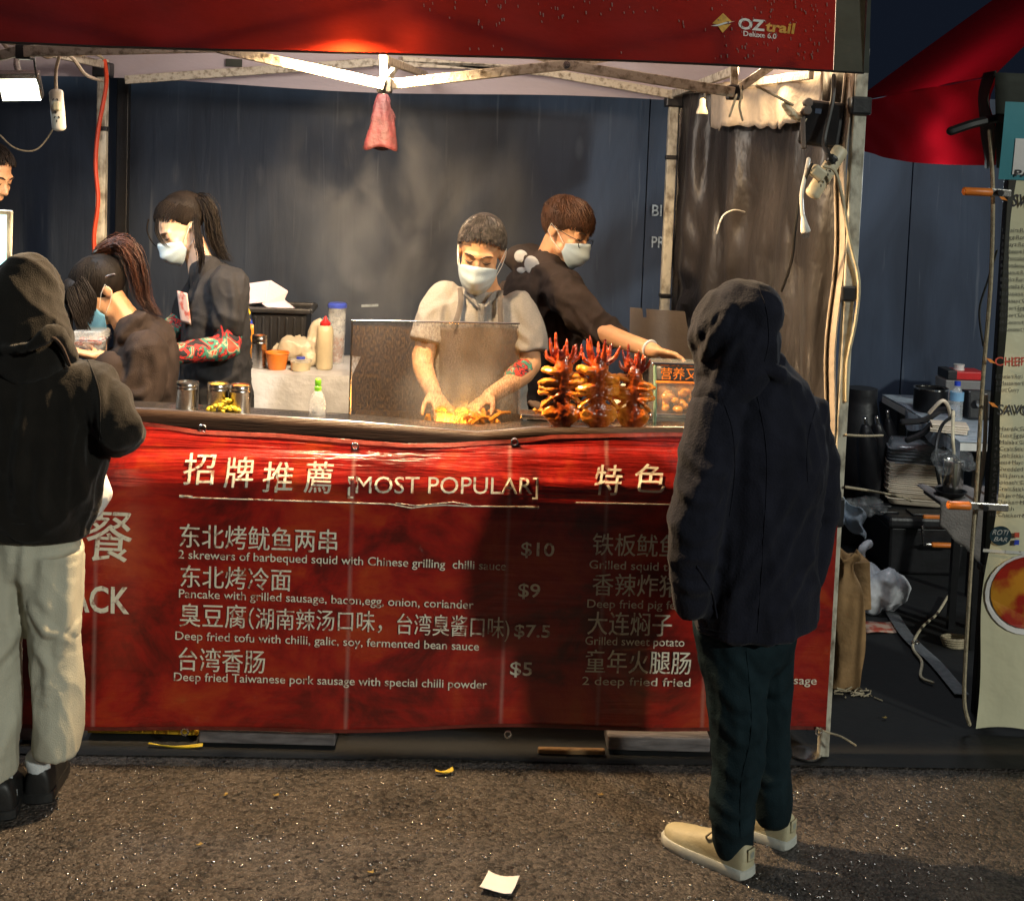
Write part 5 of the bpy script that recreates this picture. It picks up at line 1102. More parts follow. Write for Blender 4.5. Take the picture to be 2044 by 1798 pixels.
def squid(u_, v0, v1, y, sc, rot, lab):
    a = W(u_, v1, y); top = W(u_, v0, y).z; H_ = top-a.z; x, yy = a.x, a.y
    t = thing('squid_skewer', lab, 'squid skewer', (x, yy, a.z-.03), 'squid skewers upright on the counter'); rn = random.Random(int(u_))
    B().tube([(x, yy, a.z-.06), (x, yy, a.z+H_*.8)], .0045, 6).build('stick', M['wood'], t)
    Rm = Rz(rot)
    def P(px_, py_, pz_): return Vector((x, yy, a.z))+Rm @ Vector((px_*sc, py_*sc, 0))+Vector((0, 0, pz_*H_))
    q = B()  # scored mantle folded into slabs, then the kite-shaped tip
    for i, (zc, wd, tilt, th) in enumerate((q_[0]+rn.uniform(-.012, .012), q_[1]*rn.uniform(.86, 1.06), q_[2]+rn.uniform(-.05, .05), q_[3]*rn.uniform(.85, 1.2)) for q_ in ((.60, .064, .13, .014), (.52, .070, -.07, .011), (.46, .068, -.02, .011), (.40, .070, .03, .011))):
        pts = [P(-wd, .006, zc+tilt*.5-.02*rn.random()), P(-wd*.6, -.014*rn.random(), zc+tilt*.25+.012*rn.uniform(-1, 1)), P(0, .0, zc), P(wd*.6, -.014*rn.random(), zc-tilt*.15+.012*rn.uniform(-1, 1)), P(wd, .006, zc-tilt*.5+(.02 if i == 0 else 0))]
        q.tube(catmull(pts, 4), [(th*sc, .026*sc)]*17, 10, side=(0, 0, 1))
    q.tube([P(0, 0, .62), P(0, 0, .68), P(0, 0, .73)], [.030*sc, .034*sc, .026*sc], 12); q.tube([P(0, 0, .2), P(0, 0, .64)], [.030*sc, .034*sc], 10)
    for e in (-1, 1): q.tube(catmull([P(e*.010, -.010, .38), P(e*.038, -.016, .34), P(e*.066, -.004, .25)], 4), [(.022*sc, .008*sc)]*9, 8, side=(0, 1, 0))
    n = 22; vs = [P(0, -.040, .17)]; fs = []
    for rr, dy in ((.35, -.011), (.70, -.006), (.97, -.002), (1.04, .010), (.9, .022)):
        for j in range(n):
            th = 2*pi*j/n; g_ = (abs(sin(th))**1.35+abs(cos(th))**1.35)**(-1/1.35); kx = .070*g_*sin(th); kz = g_*cos(th)*(.15 if cos(th) > 0 else .19)
            vs.append(P(kx*rr, dy-.028, .17+kz*rr))
    fs += [(0, 1+j, 1+(j+1) % n) for j in range(n)]
    for i in range(4):
        for j in range(n): p0 = 1+i*n+j; p1 = 1+i*n+(j+1) % n; fs.append((p0, p0+n, p1+n, p1))
    fs.append(tuple(1+4*n+j for j in range(n))); q.add(vs, fs); q.build('mantle', M['squid'], t, remesh=.0034, relax=2, disp=lambda p, n: .0035*noise.noise(p*55)+.002*noise.noise(p*130))
    q = B()
    for i, (dx, dz, L_) in enumerate(((-.068, .17, 1), (-.048, .30, 1), (-.030, .36, 1.1), (-.012, .20, .8), (.002, .26, .9), (.014, .33, 1.05), (.030, .24, .9), (.046, .26, 1), (.070, .22, 1), (-.02, .16, .8), (.022, .15, .8))):
        dx += rn.uniform(-.006, .006); dz = (dz+rn.uniform(-.04, .02))*.92; dy = rn.uniform(-.03, .03)
        q.tube(catmull([P(dx*.28, dy*.2, .71), P(dx*.75, dy*.6, .71+dz*.45), P(dx*(.92+rn.uniform(-.1, .1)), dy, .71+dz)], 4), [.010*sc]*2+[.0085*sc]*3+[.0075*sc, .0065*sc, .0055*sc, .004*sc], 8)
    q.build('tentacles', M['tentacle'], t, remesh=.0030, relax=1, disp=lambda p, n: .0020*noise.noise(p*90))
squid(1120, 674, 852, 4.36, 1.0, 0, 'grilled squid skewer nearest the cook, leftmost of three')
squid(1190, 678, 854, 4.35, .98, 12, 'grilled squid skewer in the middle between two others')
squid(1262, 697, 856, 4.36, .84, -10, 'shortest grilled squid skewer beside the glass warmer case')
hp_ = W(1180, 862, 4.47); hr = thing('food_tray', 'oily steel tray with scraps under the squid skewers', 'tray', hp_)
B().box((hp_.x-.03, 4.48, ctz(hp_.x)+.010), (.44, .10, .016)).build('tray', M['steel'], hr, False, bevel=.004)
q = B()
for i in range(70): q.ball((hp_.x+rn.uniform(-.2, .2), 4.44+rn.uniform(0, .08), ctz(hp_.x)+.020+rn.uniform(0, .012)), (rn.uniform(.006, .014), .008, .006), Rz(rn.uniform(0, 180)), 7, 5)
q.build('scraps', M['sauce'], hr)
def bottle(name, lab, cat, base, h, r, body, capm, shape='squeeze', group=None, fill=None):
    t = thing(name, lab, cat, base, group); b = Vector(base)
    if shape == 'squeeze':
        B().lathe([(r*.9, 0), (r, .01), (r, h*.72), (r*.85, h*.80), (r*.5, h*.84)], b, 20).build('body', body, t); B().lathe([(r*.62, h*.82), (r*.62, h*.88), (r*.34, h*.92), (r*.12, h), (r*.05, h)], b, 16).build('cap', capm, t)
    elif shape == 'jar':
        B().lathe([(r*.85, 0), (r*.9, .01), (r, h*.93)], b, 22).build('body', body, t); B().lathe([(r*1.06, h*.92), (r*1.08, h*.97), (r*.9, h), (r*.3, h*1.0)], b, 22).build('lid', capm, t)
        if fill: B().lathe([(r*.8, .008), (r*.86, h*fill)], b, 20).build('contents', M['sauce_dark'], t)
    elif shape == 'drop':
        B().lathe([(r*.95, 0), (r, .02), (r*.95, h*.35), (r*.6, h*.58), (r*.36, h*.66)], b, 20).build('body', body, t); B().lathe([(r*.40, h*.65), (r*.42, h*.76), (r*.30, h*.79), (r*.38, h*.86), (r*.34, h*.96), (r*.15, h)], b, 16).build('cap', capm, t)
    return t
e = W(1240, 866, 4.50); bottle('sauce_bottle', 'cream dome topped sauce pot between the squid skewers', 'sauce bottle', (e.x, 4.50, ctz(e.x)+.02), .10, .036, M['milky'], M['milky'], 'drop')
e = W(633, 842, 4.42); bottle('oil_bottle', 'clear bottle with bright lime green cap on the counter', 'bottle', (e.x, 4.42, ctz(e.x)), .125, .030, M['bottle_clear'], M['green_plastic'], 'drop')
# spice tins
def tin(base, r, h, lab, fillm, name='spice_tin', grp='steel spice tins'):
    t = thing(name, lab, 'tin', base, grp); b = Vector(base)
    prof = [(r*.98, 0), (r, .004), (r, h*.72), (r*1.03, h*.735), (r*1.03, h*.77), (r, h*.785), (r, h*.85), (r*1.03, h*.865), (r*1.03, h*.90), (r, h*.915), (r, h), (r*.92, h), (r*.9, h*.93)]
    q = B().lathe(prof, b, 28, closed=False); q.lathe([(0.0005, .002), (r*.97, .002)], b, 28, closed=False); q.build('can', M['steel'], t)
    q = B().lathe([(r*.9, h*.90), (r*.6, h*.965), (.001, h*1.0)], b, 24, closed=False); q.build('contents', fillm, t); return t
for u_, r_, h_, lab, fm in ((373, .037, .088, 'steel spice tin with dull lid, leftmost on the counter', M['steel']), (434, .036, .090, 'steel spice tin filled with yellow powder', mat('yellow_powder', (.75, .45, .05), .9, .2, 80, .3)), (478, .037, .090, 'steel spice tin filled with orange chilli powder', mat('chilli_powder', (.65, .16, .02), .9, .3, 80, .3))):
    e = W(u_, 838, 4.40); tin((e.x, 4.40, ctz(e.x)), r_, h_, lab, fm)
e = W(446, 842, 4.365); t = thing('fried_snack', 'small heap of golden yellow fried bits by the tins', 'food', (e.x, 4.36, ctz(e.x))); q = B(); rn = random.Random(9)
for i in range(60):
    rr = rn.random()**.6*.055; an = rn.uniform(0, 6.3); q.ball((e.x+rr*cos(an), 4.365+rr*.5*sin(an), ctz(e.x)+.006+(.058-rr)*.85*rn.random()), (rn.uniform(.006, .012), .008, .006), Rz(rn.uniform(0, 180)) @ Rx(rn.uniform(-40, 40)), 7, 5)
q.build('heap', M['yellow'], t)
# glass warmer case
Yc = 4.46; cs = thing('warmer_case', 'glass fronted food warmer with orange Chinese lettering behind the navy coat', 'food warmer', (W(1370, 860, Yc).x, Yc, 1.1))
xa_, xb_ = W(1304, 800, Yc).x, W(1470, 800, Yc).x; zt_, zs, zb_ = W(1350, 730, Yc).z, W(1350, 764, Yc).z, ctz(.8)+.004
def cfront(x, t): return Vector((x, Yc-.05*sin(t*pi/2*1.05)+.0, zt_+(zb_-zt_)*t))
q = B().sheet(lambda a, b: cfront(xa_+a*(xb_-xa_), .28+.72*b), 6, 14); q.build('front_glass', M['case_glass'], cs)
q = B().sheet(lambda a, b: cfront(xa_+a*(xb_-xa_), .28*b)+Vector((0, -.002, 0)), 6, 6); q.build('sign_panel', M['black_plastic'], cs, solid=.004)
q = B().sheet(lambda a, b: cfront(xa_+a*(xb_-xa_), .265+.035*b)+Vector((0, -.006, 0)), 6, 2); q.build('orange_stripe', M['sign_orange'], cs)
text('营养又美味', cs, M['sign_orange'], W(1318, 755, Yc-.03), W(1440, 757, Yc-.03), px(21, Yc), off=(0, -.004, 0), name='sign_text', bold=.02)
q = B(); q.tube([cfront(xa_, .05*i) for i in range(21)], .006, 8); q.build('corner_rail', mat('green_glass', (.20, .30, .20), .15, .1, 20, 0), cs)
for zz in (zt_+.003, zb_+.01): B().tube([Vector((xa_-.004, Yc+.002, zz)), Vector((xb_, Yc+.002, zz))], .008, 8).build('rail', M['chrome'], cs)
B().box(((xa_+xb_)/2, Yc+.065, zt_), (xb_-xa_, .13, .008)).build('top', M['case_glass'], cs, False); B().box(((xa_+xb_)/2, Yc+.065, zb_+.006), (xb_-xa_, .13, .012)).build('base', M['steel'], cs, False, bevel=.003)
for x in (xa_+.002,): q = B().sheet(lambda a, b: Vector((x, Yc+a*.13, zb_+b*(zt_-zb_))), 2, 2); q.build('side_glass', M['case_glass'], cs)
B().box(((xa_+xb_)/2, Yc+.135, (zt_+zb_)/2), (xb_-xa_, .012, zt_-zb_-.01)).build('back_panel', M['steel'], cs, False)
t = thing('fried_food', 'golden fried pieces inside the warmer case', 'food', ((xa_+xb_)/2, Yc+.06, zb_+.012)); q = B()
for i in range(40): q.ball(((xa_+xb_)/2+rn.uniform(-.10, .12), Yc+.06+rn.uniform(-.04, .05), zb_+.03+rn.uniform(0, .05)), (rn.uniform(.012, .024), .016, .012), Rz(rn.uniform(0, 180)) @ Rx(rn.uniform(-50, 50)), 8, 6)
q.build('pieces', M['sauce'], t)
# notched grey carton standing behind the warmer
Yk = 5.02; pts = [(1258, 614), (1282, 616), (1284, 634), (1291, 634), (1290, 617), (1364, 622), (1384, 735), (1256, 735)]
t = thing('open_carton', 'grey brown carton with notched flaps standing behind the warmer', 'carton', W(1320, 735, Yk))
B().prism([W(u_, v_, Yk) for u_, v_ in pts], (.0, .006, 0)).build('front_flap', M['card'], t, False)
a = W(1256, 735, Yk); B().box((a.x+.13, Yk+.10, a.z-.13), (.25, .19, .27)).build('box', M['card'], t, False, bevel=.003)
B().prism([W(1384, 735, Yk), W(1364, 622, Yk), W(1364, 622, Yk)+Vector((.02, .16, -.04)), W(1384, 735, Yk)+Vector((0, .19, 0))], (.006, 0, 0)).build('side_flap', M['card'], t, False)
t2 = thing('prep_shelf', 'low steel shelf behind the warmer case carrying the carton', 'shelf', (.75, 5.1, 0)); B().box((a.x+.2, Yk+.10, a.z-.285), (.5, .24, .03)).build('shelf_board', M['steel'], t2, False, bevel=.003)
for x in (a.x-.03, a.x+.43):
    for y in (Yk+.0, Yk+.2): B().box((x, y, (a.z-.3)/2), (.03, .03, a.z-.30)).build('leg', M['steel'], t2, False)

# ------------------------------------------------------------------ table at the back of the stall
Yt = 5.82; zt2 = W(600, 746, Yt).z; tx0, tx1 = W(420, 746, Yt).x, W(694, 746, Yt).x
tb = thing('folding_table', 'narrow back table hidden under milky plastic film', 'table', ((tx0+tx1)/2, 6.1, 0))
B().box(((tx0+tx1)/2, Yt+.28, zt2-.025), (tx1-tx0-.02, .54, .03)).build('tabletop', M['white_plastic'], tb, False, bevel=.004)
for x in (tx0+.04, tx1-.04):
    for y in (Yt+.05, Yt+.5): B().box((x, y, (zt2-.04)/2), (.03, .03, zt2-.04)).build('leg', M['steel'], tb, False)
def tcl(a, b):
    # b: 0 back edge .. .35 front edge .. 1 bottom of the drop; folds in the drop
    x = tx0-.01+a*(tx1-tx0+.03)
    if b < .35: return Vector((x, Yt+.56-b/.35*.565, zt2+.002+.002*sin(a*30)))
    d = (b-.35)/.65; return Vector((x+.02*sin(a*9)*d, Yt-.008-.030*d*(1+sin(a*21+d*3))-.02*d*sin(a*8-d*5), zt2-.004-d*.62))
q = B().sheet(tcl, 70, 40); q.build('table_film', M['cloth_film'], None, solid=.002, tag=('milky plastic film draped over the back table, creased at the front', 'plastic sheet'), loc=((tx0+tx1)/2, Yt, zt2))
def bt2(u_, y_=5.95): p = W(u_, 740, y_); return Vector((p.x, y_, zt2+.004))
tin(bt2(517, 5.93), px(15, 5.93), px(66, 5.93), 'tall steel shaker tin on the film covered back table', M['chilli_powder'] if 'chilli_powder' in M else M['orange'], 'shaker_tin', None)
p = bt2(553, 5.90); t = thing('sauce_tub', 'orange tub of sauce on the back table', 'tub', p); r_ = px(23, 5.9)
B().lathe([(r_*.72, 0), (r_*.76, .004), (r_, .072), (r_*1.06, .074), (r_*1.04, .080), (r_*.95, .078), (r_*.9, .06)], p, 26).build('tub', M['orange'], t); B().lathe([(r_*.93, .062), (r_*.5, .068), (.001, .07)], p, 22, closed=False).build('contents', M['sauce'], t)
p = bt2(600, 5.90); t = thing('round_container', 'squat clear container with blue centred lid on the back table', 'container', p); r_ = px(21, 5.9)
B().lathe([(r_*.9, 0), (r_, .04)], p, 24).build('body', M['milky'], t); B().lathe([(r_*1.05, .038), (r_*1.05, .048), (r_*.4, .052)], p, 24).build('lid', M['bottle_clear'], t); B().lathe([(r_*.45, .051), (r_*.4, .060), (.001, .061)], p, 18).build('lid_knob', M['blue_plastic'], t)
def bag(name, lab, c, sz, m, seed, squash=.35, knot=None, vox=.008):
    t = thing(name, lab, 'plastic bag', c); q = B(); rn = random.Random(seed); c = Vector(c)
    for i in range(10): q.ball(c+Vector((rn.uniform(-.5, .5)*sz[0], rn.uniform(-.4, .4)*sz[1], sz[2]*(.2+.35*rn.random()))), (sz[0]*rn.uniform(.22, .4), sz[1]*rn.uniform(.25, .45), sz[2]*rn.uniform(.2, .4)))
    if knot: q.tube(catmull([c+Vector(k_) for k_ in knot], 5), [.028]+[.020]*(5*(len(knot)-1)-1)+[.012], 8)
    o = q.build('film', m, t, remesh=vox, relax=1, disp=folds(15, 15, 9, .0034, seed)); return t
M['bag_cream'] = mat('cream_film_bag', (.62, .55, .42), .38, .2, 10, .5, 30, spec=.6)
c = bt2(592, 6.05); bag('carrier_bag', 'crumpled cream plastic bag with its handle up, behind the orange tub', c, (.17, .12, .16), M['bag_cream'], 3, knot=[(.06, 0, .10), (.07, 0, .17), (.095, 0, .20), (.115, 0, .17), (.10, 0, .08)])
bottle('squeeze_bottle', 'milky squeeze bottle with pointed red cap on the back table', 'squeeze bottle', bt2(647, 5.95), px(106, 5.95), px(17, 5.95), M['milky'], M['red_plastic'])
bottle('sauce_jar', 'tall clear jar half full of brown sauce with blue rimmed lid', 'jar', bt2(670, 6.12), px(122, 6.12), px(18, 6.12), M['bottle_clear'], M['blue_plastic'], 'jar', fill=.45)
bottle('sauce_bottle', 'amber sauce bottle with blue cap beside the seller in the black tee', 'sauce bottle', bt2(502, 6.1), px(92, 6.1), px(10, 6.1), M['sauce'], M['blue_plastic'])
p = bt2(560, 6.18); t = thing('storage_bin', 'black lidless storage bin on the back table', 'bin', p); xw = px(58, 6.18); hz_ = zt2+.26
B().box((p.x, 6.19, zt2+.125), (xw*1.9, .22, .24), None, .9).build('body', M['black_plastic'], t, False, bevel=.012)
for e_ in (-1, 1): B().box((p.x, 6.19+e_*.125, zt2+.252), (xw*2.16, .024, .026)).build('rim', M['black_plastic'], t, False, bevel=.008); B().box((p.x+e_*xw*1.05, 6.19, zt2+.252), (.024, .226, .026)).build('rim', M['black_plastic'], t, False, bevel=.008)
for i in range(-3, 4): B().box((p.x+i*.036, 6.075, zt2+.12), (.010, .010, .2)).build('rib', M['black_plastic'], t, False, bevel=.003)
z0 = zt2+.272; c = W(524, 600, 6.16); t = thing('foam_box', 'open pink tinged white foam takeaway box lying on the black bin', 'foam box', (c.x, 6.16, z0))
A = [W(483, 568, 6.12), W(538, 560, 6.12), W(531, 604, 6.10), W(487, 608, 6.10)]; B().prism(A, (.0, .02, .0)).build('base', M['foam'], t, False, bevel=.006)
B().prism([W(538, 560, 6.12), W(575, 583, 6.12), W(567, 600, 6.12), W(592, 620, 6.12), W(586, 630, 6.10), W(553, 627, 6.10), W(522, 608, 6.10)], (0, .02, .004)).build('lid', M['foam'], t, False, bevel=.006)
c = W(489, 640, 5.75); q = B()
for i in range(5): q.ball(c+Vector((.004*sin(i*2), .02*(i % 2), (2-i)*.028)), (.014, .03, .020), Rz(i*40), 10, 7)
t = thing('packet', 'crumpled bright yellow packet behind the seller in the black tee', 'packet', c-Vector((0, 0, .07))); q.build('film', M['yellow'], t, remesh=.006, relax=1, disp=folds(30, 30, 30, .003))

# ------------------------------------------------------------------ lamps, cables and things hung from the frame
c = W(40, 178, 4.78); t = thing('flood_light', 'lit white flood light hanging at the upper left', 'flood light', c); Rf = Rx(-58) @ Rz(0) @ Ry(-6)
B().box(c+Vector((0, .0, .016)), (.150, .105, .030), Rf).build('housing', M['steel'], t, False, bevel=.006)
B().box(c-Rf @ Vector((0, 0, .004)), (.132, .088, .006), Rf).build('lens', M['led'], t, False)
for i in range(5): B().box(c+Rf @ Vector((-.06+.03*i, 0, .036)), (.004, .09, .016), Rf).build('fin', M['black_metal'], t, False)
B().tube([c+Vector((0, .01, .03)), W(33, 130, 4.8), W(34, 100, 4.8)], [.010, .012, .010], 8).build('bracket', M['steel'], t)
bpy.data.objects['flood_light_beam'].location = c+Vector((0, -.03, -.06))
cable([W(70, 135, 4.5), W(68, 112, 4.5), W(72, 150, 4.6), W(80, 175, 4.74)], .004, M['cable'], 'cable', 'thin dark cable feeding the hanging flood light', 'cable')
def strip(a, b, lab, wd=.045, name='power_strip', turned=0):
    t = thing(name, lab, 'power strip', a); a = Vector(a); b = Vector(b)
    q = B(); q.tube([a, a.lerp(b, .5), b], [(wd*.5, .016)]*3, 14, side=(1, 0, .2), cap=.8); q.build('casing', M['white_plastic'] if not turned else M['cream_plastic'], t)
    for i in range(3):
        p = a.lerp(b, .25+.25*i)+Vector((0, -.017, 0)); q = B()
        for dx, dz, an in ((-.007, .005, 30), (.007, .005, -30), (0, -.008, 0)): q.box(p+Vector((dx, 0, dz)), (.003, .003, .008), Ry(an))
        q.build('socket', M['black_plastic'], t, False)
    return t
s1 = strip(W(112, 185, 4.5), W(118, 255, 4.5), 'white power strip hanging by its lead near the left leg', .048)
B().box(W(114, 212, 4.475), (.022, .03, .03)).build('plug', M['cream_plastic'], s1, False, bevel=.006)
cable([W(112, 182, 4.5), W(112, 140, 4.5), W(120, 100, 4.45), W(95, 115, 4.42), W(60, 95, 4.4), W(10, 85, 4.4)], .006, M['pvc'], 'cable', 'pale tangled lead running along the front truss to the power strip', 'cable')
cable([W(0, 78, 4.5), W(28, 108, 4.5), W(52, 92, 4.5), W(95, 98, 4.5), W(140, 112, 4.7), W(172, 150, 5.0), W(205, 162, 6.2)], .007, M['pvc'], 'cable', 'pale cable drooping from the truss to the back leg on the left', 'cable')
cable([W(140, 108, 4.9), W(165, 110, 5), W(190, 108, 5.2), W(206, 118, 6.0)], .006, M['rope'], 'cable', 'thin tan cable looped above the left back leg', 'cable')
cable([W(0, 270, 6.3), W(30, 296, 6.3), W(70, 300, 6.3), W(100, 268, 6.3), W(125, 215, 6.2)], .004, M['rope'], 'cable', 'thin sagging brown wire by the man at the left edge', 'cable')
cable([W(209, 122, 6.25), W(212, 170, 6.28), W(196, 260, 6.28), W(191, 330, 6.28), W(196, 400, 6.28), W(188, 470, 6.28), W(190, 520, 6.28)], .010, M['red_cable'], 'extension_cord', 'orange red extension cord hanging beside the left back leg', 'cord')
# red bag
c = W(766, 188, 5.2); t = thing('mesh_bag', 'small red bag hanging below the truss joint', 'bag', c)
def rb(a, b):
    an = a*2*pi; w_ = px(8, 5.2)+px(26, 5.2)*b**.8+px(4, 5.2)*noise.noise(Vector((cos(an)*2, sin(an)*2, b*6))); z = c.z-b*px(108, 5.2); return Vector((c.x-.004+w_*cos(an)*(1+.08*sin(an*3+b*4)), 5.2+.45*w_*sin(an)*(1+.15*sin(an*4)), z+.008*sin(an*3)*b))
q = B().sheet(rb, 36, 16); q.build('bag', mat('red_mesh', (.060, .0035, .005), .7, .45, 22, .4, 60), t, solid=.003)
B().tube([c+Vector((0, 0, -.004)), c+Vector((0, 0, .05))], .005, 6).build('tie', M['rope'], t)
# tablet screen at the left edge
c = W(-14, 478, 4.6); t = thing('order_screen', 'glowing screen with pale frame at the left edge', 'screen', c)
B().box(c, (px(74, 4.6), .02, px(118, 4.6)), Ry(1)).build('casing', M['pole'], t, False, bevel=.006); B().box(c+Vector((-.004, -.011, 0)), (px(60, 4.6), .004, px(98, 4.6))).build('display', M['screen'], t, False)
B().tube([c-Vector((0, 0, .1)), Vector((c.x, c.y, .9))], .015, 8).build('stand', M['black_metal'], t)
# right leg: box, power board, leads
c = W(1640, 248, 4.34); Rb = Ry(6) @ Rz(-18); t = thing('lamp_housing', 'black box lamp clamped under the canopy corner, seen from behind', 'lamp', c)
B().box(c, (.135, .09, .150), Rb).build('housing', M['black_plastic'], t, False, bevel=.010); B().box(c+Rb @ Vector((-.055, -.02, -.028)), (.016, .06, .125), Rb @ Ry(-10)).build('yoke', M['card'], t, False, bevel=.003)
for dz in (.062, .036): B().lathe([(0, -.014), (.016, -.014), (.017, .0), (.014, .012), (0, .014)], c+Rb @ Vector((-.052, -.052, dz)), 14, Rx(90)).build('knob', M['card'], t)
B().box(c+Rb @ Vector((-.015, -.046, .038)), (.020, .004, .016), Rb).build('label_patch', mat('dull_blue', (.08, .12, .2), .5), t, False)
q = B(); c1 = W(1585, 214, 4.33)
for i in range(7): q.ball(c1+Vector((.012*i-.03, .006*sin(i*3), -.008*i+.006*cos(i*5))), (.016, .016, .014), None, 10, 7)
q.build('tape_knot', M['cream_plastic'], None, remesh=.005, relax=2, disp=folds(40, 40, 40, .0018), tag=('lump of cream tape and foam stuck beside the black lamp', 'tape'), loc=c1)
s2 = strip(W(1678, 300, 4.26), W(1622, 388, 4.24), 'cream power board tied at an angle to the right leg', .052, turned=1)
B().box(W(1632, 345, 4.215), (.05, .04, .04), Ry(35)).build('plug', M['cream_plastic'], s2, False, bevel=.008); B().box(W(1660, 318, 4.225), (.03, .04, .03), Ry(35)).build('plug', M['black_plastic'], s2, False, bevel=.008)
cable([W(1664, 152, 4.3), W(1662, 200, 4.28), W(1645, 280, 4.26), W(1652, 305, 4.22), W(1660, 318, 4.21)], .008, M['cable'], 'cable', 'thick black lead running over the black lamp', 'cable')
cable([W(1620, 328, 4.2), W(1600, 380, 4.22), W(1588, 450, 4.25), W(1580, 520, 4.3), W(1560, 580, 4.4)], .0055, M['cable'], 'cable', 'black lead dropping from the power board behind the hood', 'cable')
cable([W(1645, 332, 4.2), W(1668, 345, 4.2), W(1684, 410, 4.22), W(1696, 480, 4.23), W(1714, 560, 4.24), W(1708, 640, 4.24), W(1692, 720, 4.25), W(1690, 800, 4.25)], .006, M['cream_plastic'], 'cable', 'cream lead looping down beside the right leg', 'cable')
t = thing('hanging_plug', 'white lead with a three pin plug dangling below the power board', 'plug', W(1608, 440, 4.2))
B().tube(catmull([W(1614, 318, 4.24), W(1610, 340, 4.22), W(1600, 390, 4.2), W(1603, 440, 4.2)], 5), .0065, 8).build('lead', M['white_plastic'], t)
B().tube([W(1603, 430, 4.2), W(1605, 448, 4.2), W(1608, 462, 4.2)], [.007, .012, .017], 12, cap=.4).build('plug_body', M['white_plastic'], t)
q = B()
for dx in (-5, 0, 5): q.box(W(1609+dx, 470, 4.2), (.003, .003, .016))
q.build('pins', M['steel'], t, False)
t = thing('hanging_socket', 'small ribbed cream socket hanging from the truss near the back leg', 'socket', W(1402, 215, 4.9))
B().tube([W(1408, 170, 4.9), W(1406, 196, 4.9)], .004, 6).build('lead', M['cable'], t); B().lathe([(.006, .03), (.012, .024), (.013, .0), (.022, -.022), (.022, -.03), (0, -.03)], W(1402, 212, 4.9), 14).build('socket_body', M['cream_plastic'], t)
cable([W(1478, 168, 4.3), W(1480, 190, 4.28), W(1476, 212, 4.28), W(1482, 240, 4.28)], .004, M['rope'], 'tie_string', 'frayed string hanging from the truss joint on the right', 'string')
cable([W(1470, 190, 4.29), W(1462, 215, 4.28), W(1456, 232, 4.28)], .004, M['rope'], 'tie_string', 'short knotted string end beside the truss joint', 'string')
cable([W(1486, 424, 4.9), W(1465, 420, 4.86), W(1443, 432, 4.84), W(1431, 465, 4.84)], .004, M['white_plastic'], 'zip_tie', 'long white zip tie tail curling off the side curtain', 'zip tie')
cable([W(1510, 172, 4.3), W(1545, 190, 4.3), W(1582, 210, 4.32)], .005, M['rope'], 'cable', 'tan lead from the truss to the black lamp', 'cable')
cable([W(1690, 868, 4.25), W(1725, 870, 4.4), W(1762, 869, 4.8)], .004, M['rope'], 'guy_string', 'upper pale string stretched from the right leg', 'string')
cable([W(1688, 972, 4.25), W(1740, 980, 5.0), W(1800, 992, 6.0), W(1818, 1000, 6.3)], .005, M['rope'], 'guy_string', 'lower pale string stretched from the right leg to the trays', 'string')

# ------------------------------------------------------------------ the gap between the stalls
Yu = 6.25; a = W(1765, 1183, Yu); tx = px(172, Yu)
tu = thing('storage_tub', 'large black lidded storage tub with orange latch between the stalls', 'storage tub', (a.x+tx/2, 6.65, 0)); zl = .29
B().box((a.x+tx/2, 6.65, .135), (tx*.94, .78, .25), None, .94).build('body', M['black_plastic'], tu, False, bevel=.015)
ld = B().box((a.x+tx/2, 6.65, .285), (tx*1.02, .84, .055)).build('lid', M['black_plastic'], tu, False, bevel=.016)
for i in range(7): B().box((a.x+.02, 6.33+i*.11, .318), (.10, .06, .012)).build('lid_rib', M['black_plastic'], ld, False, bevel=.005)
B().box((a.x+tx*.60, 6.32, .318), (tx*.6, .10, .012)).build('lid_rib', M['black_plastic'], ld, False, bevel=.005)
hx = a.x+tx*.66
q = B(); q.tube([Vector((hx-.105, 6.235, .27)), Vector((hx-.105, 6.215, .185)), Vector((hx+.105, 6.215, .185)), Vector((hx+.105, 6.235, .27))], .008, 8); hn = q.build('handle', M['steel'], tu)
B().tube([(hx-.055, 6.212, .185), (hx+.055, 6.212, .185)], .013, 10).build('grip', M['orange'], hn); B().box((hx-.02, 6.24, .318), (.17, .02, .018)).build('latch', M['orange'], ld, False, bevel=.004)
# stack of pulp trays with a clear lid stack on top
p = W(1822, 1022, 6.5); zb_ = .325; n = 17; grp = 'cream pulp trays stacked on the tub'
def traybox(z, w_=.27, d_=.22, h_=.030): return B().lathe([(.001, 0), (.80, 0), (1.0, h_)], (0, 0, 0), 4, closed=False)
def rtray(z, s_=1.0, h_=.034):
    q = B(); prof = [(.0, 0), (.86, 0), (.90, .003), (.98, h_*.85), (1.05, h_*.9), (1.05, h_*1.0), (.97, h_*.97)]; m_ = 48; vs = []; fs = []
    for r_, zz in prof:
        for k in range(m_):
            t_ = 2*pi*k/m_; cx, sy = cos(t_), sin(t_); f_ = 1/((abs(cx)**9+abs(sy)**9)**(1/9)); vs.append(Vector((cx*f_*.142*r_*s_, sy*f_*.115*r_*s_, zz)))
    for i in range(len(prof)-1):
        for k in range(m_): a_ = i*m_+k; b_ = i*m_+(k+1) % m_; fs.append((a_, b_, b_+m_, a_+m_))
    return q.add(vs, fs)
q = rtray(0); base = q.build('pulp_tray', M['cream_board'], None, solid=.002, loc=(0, 0, 0))
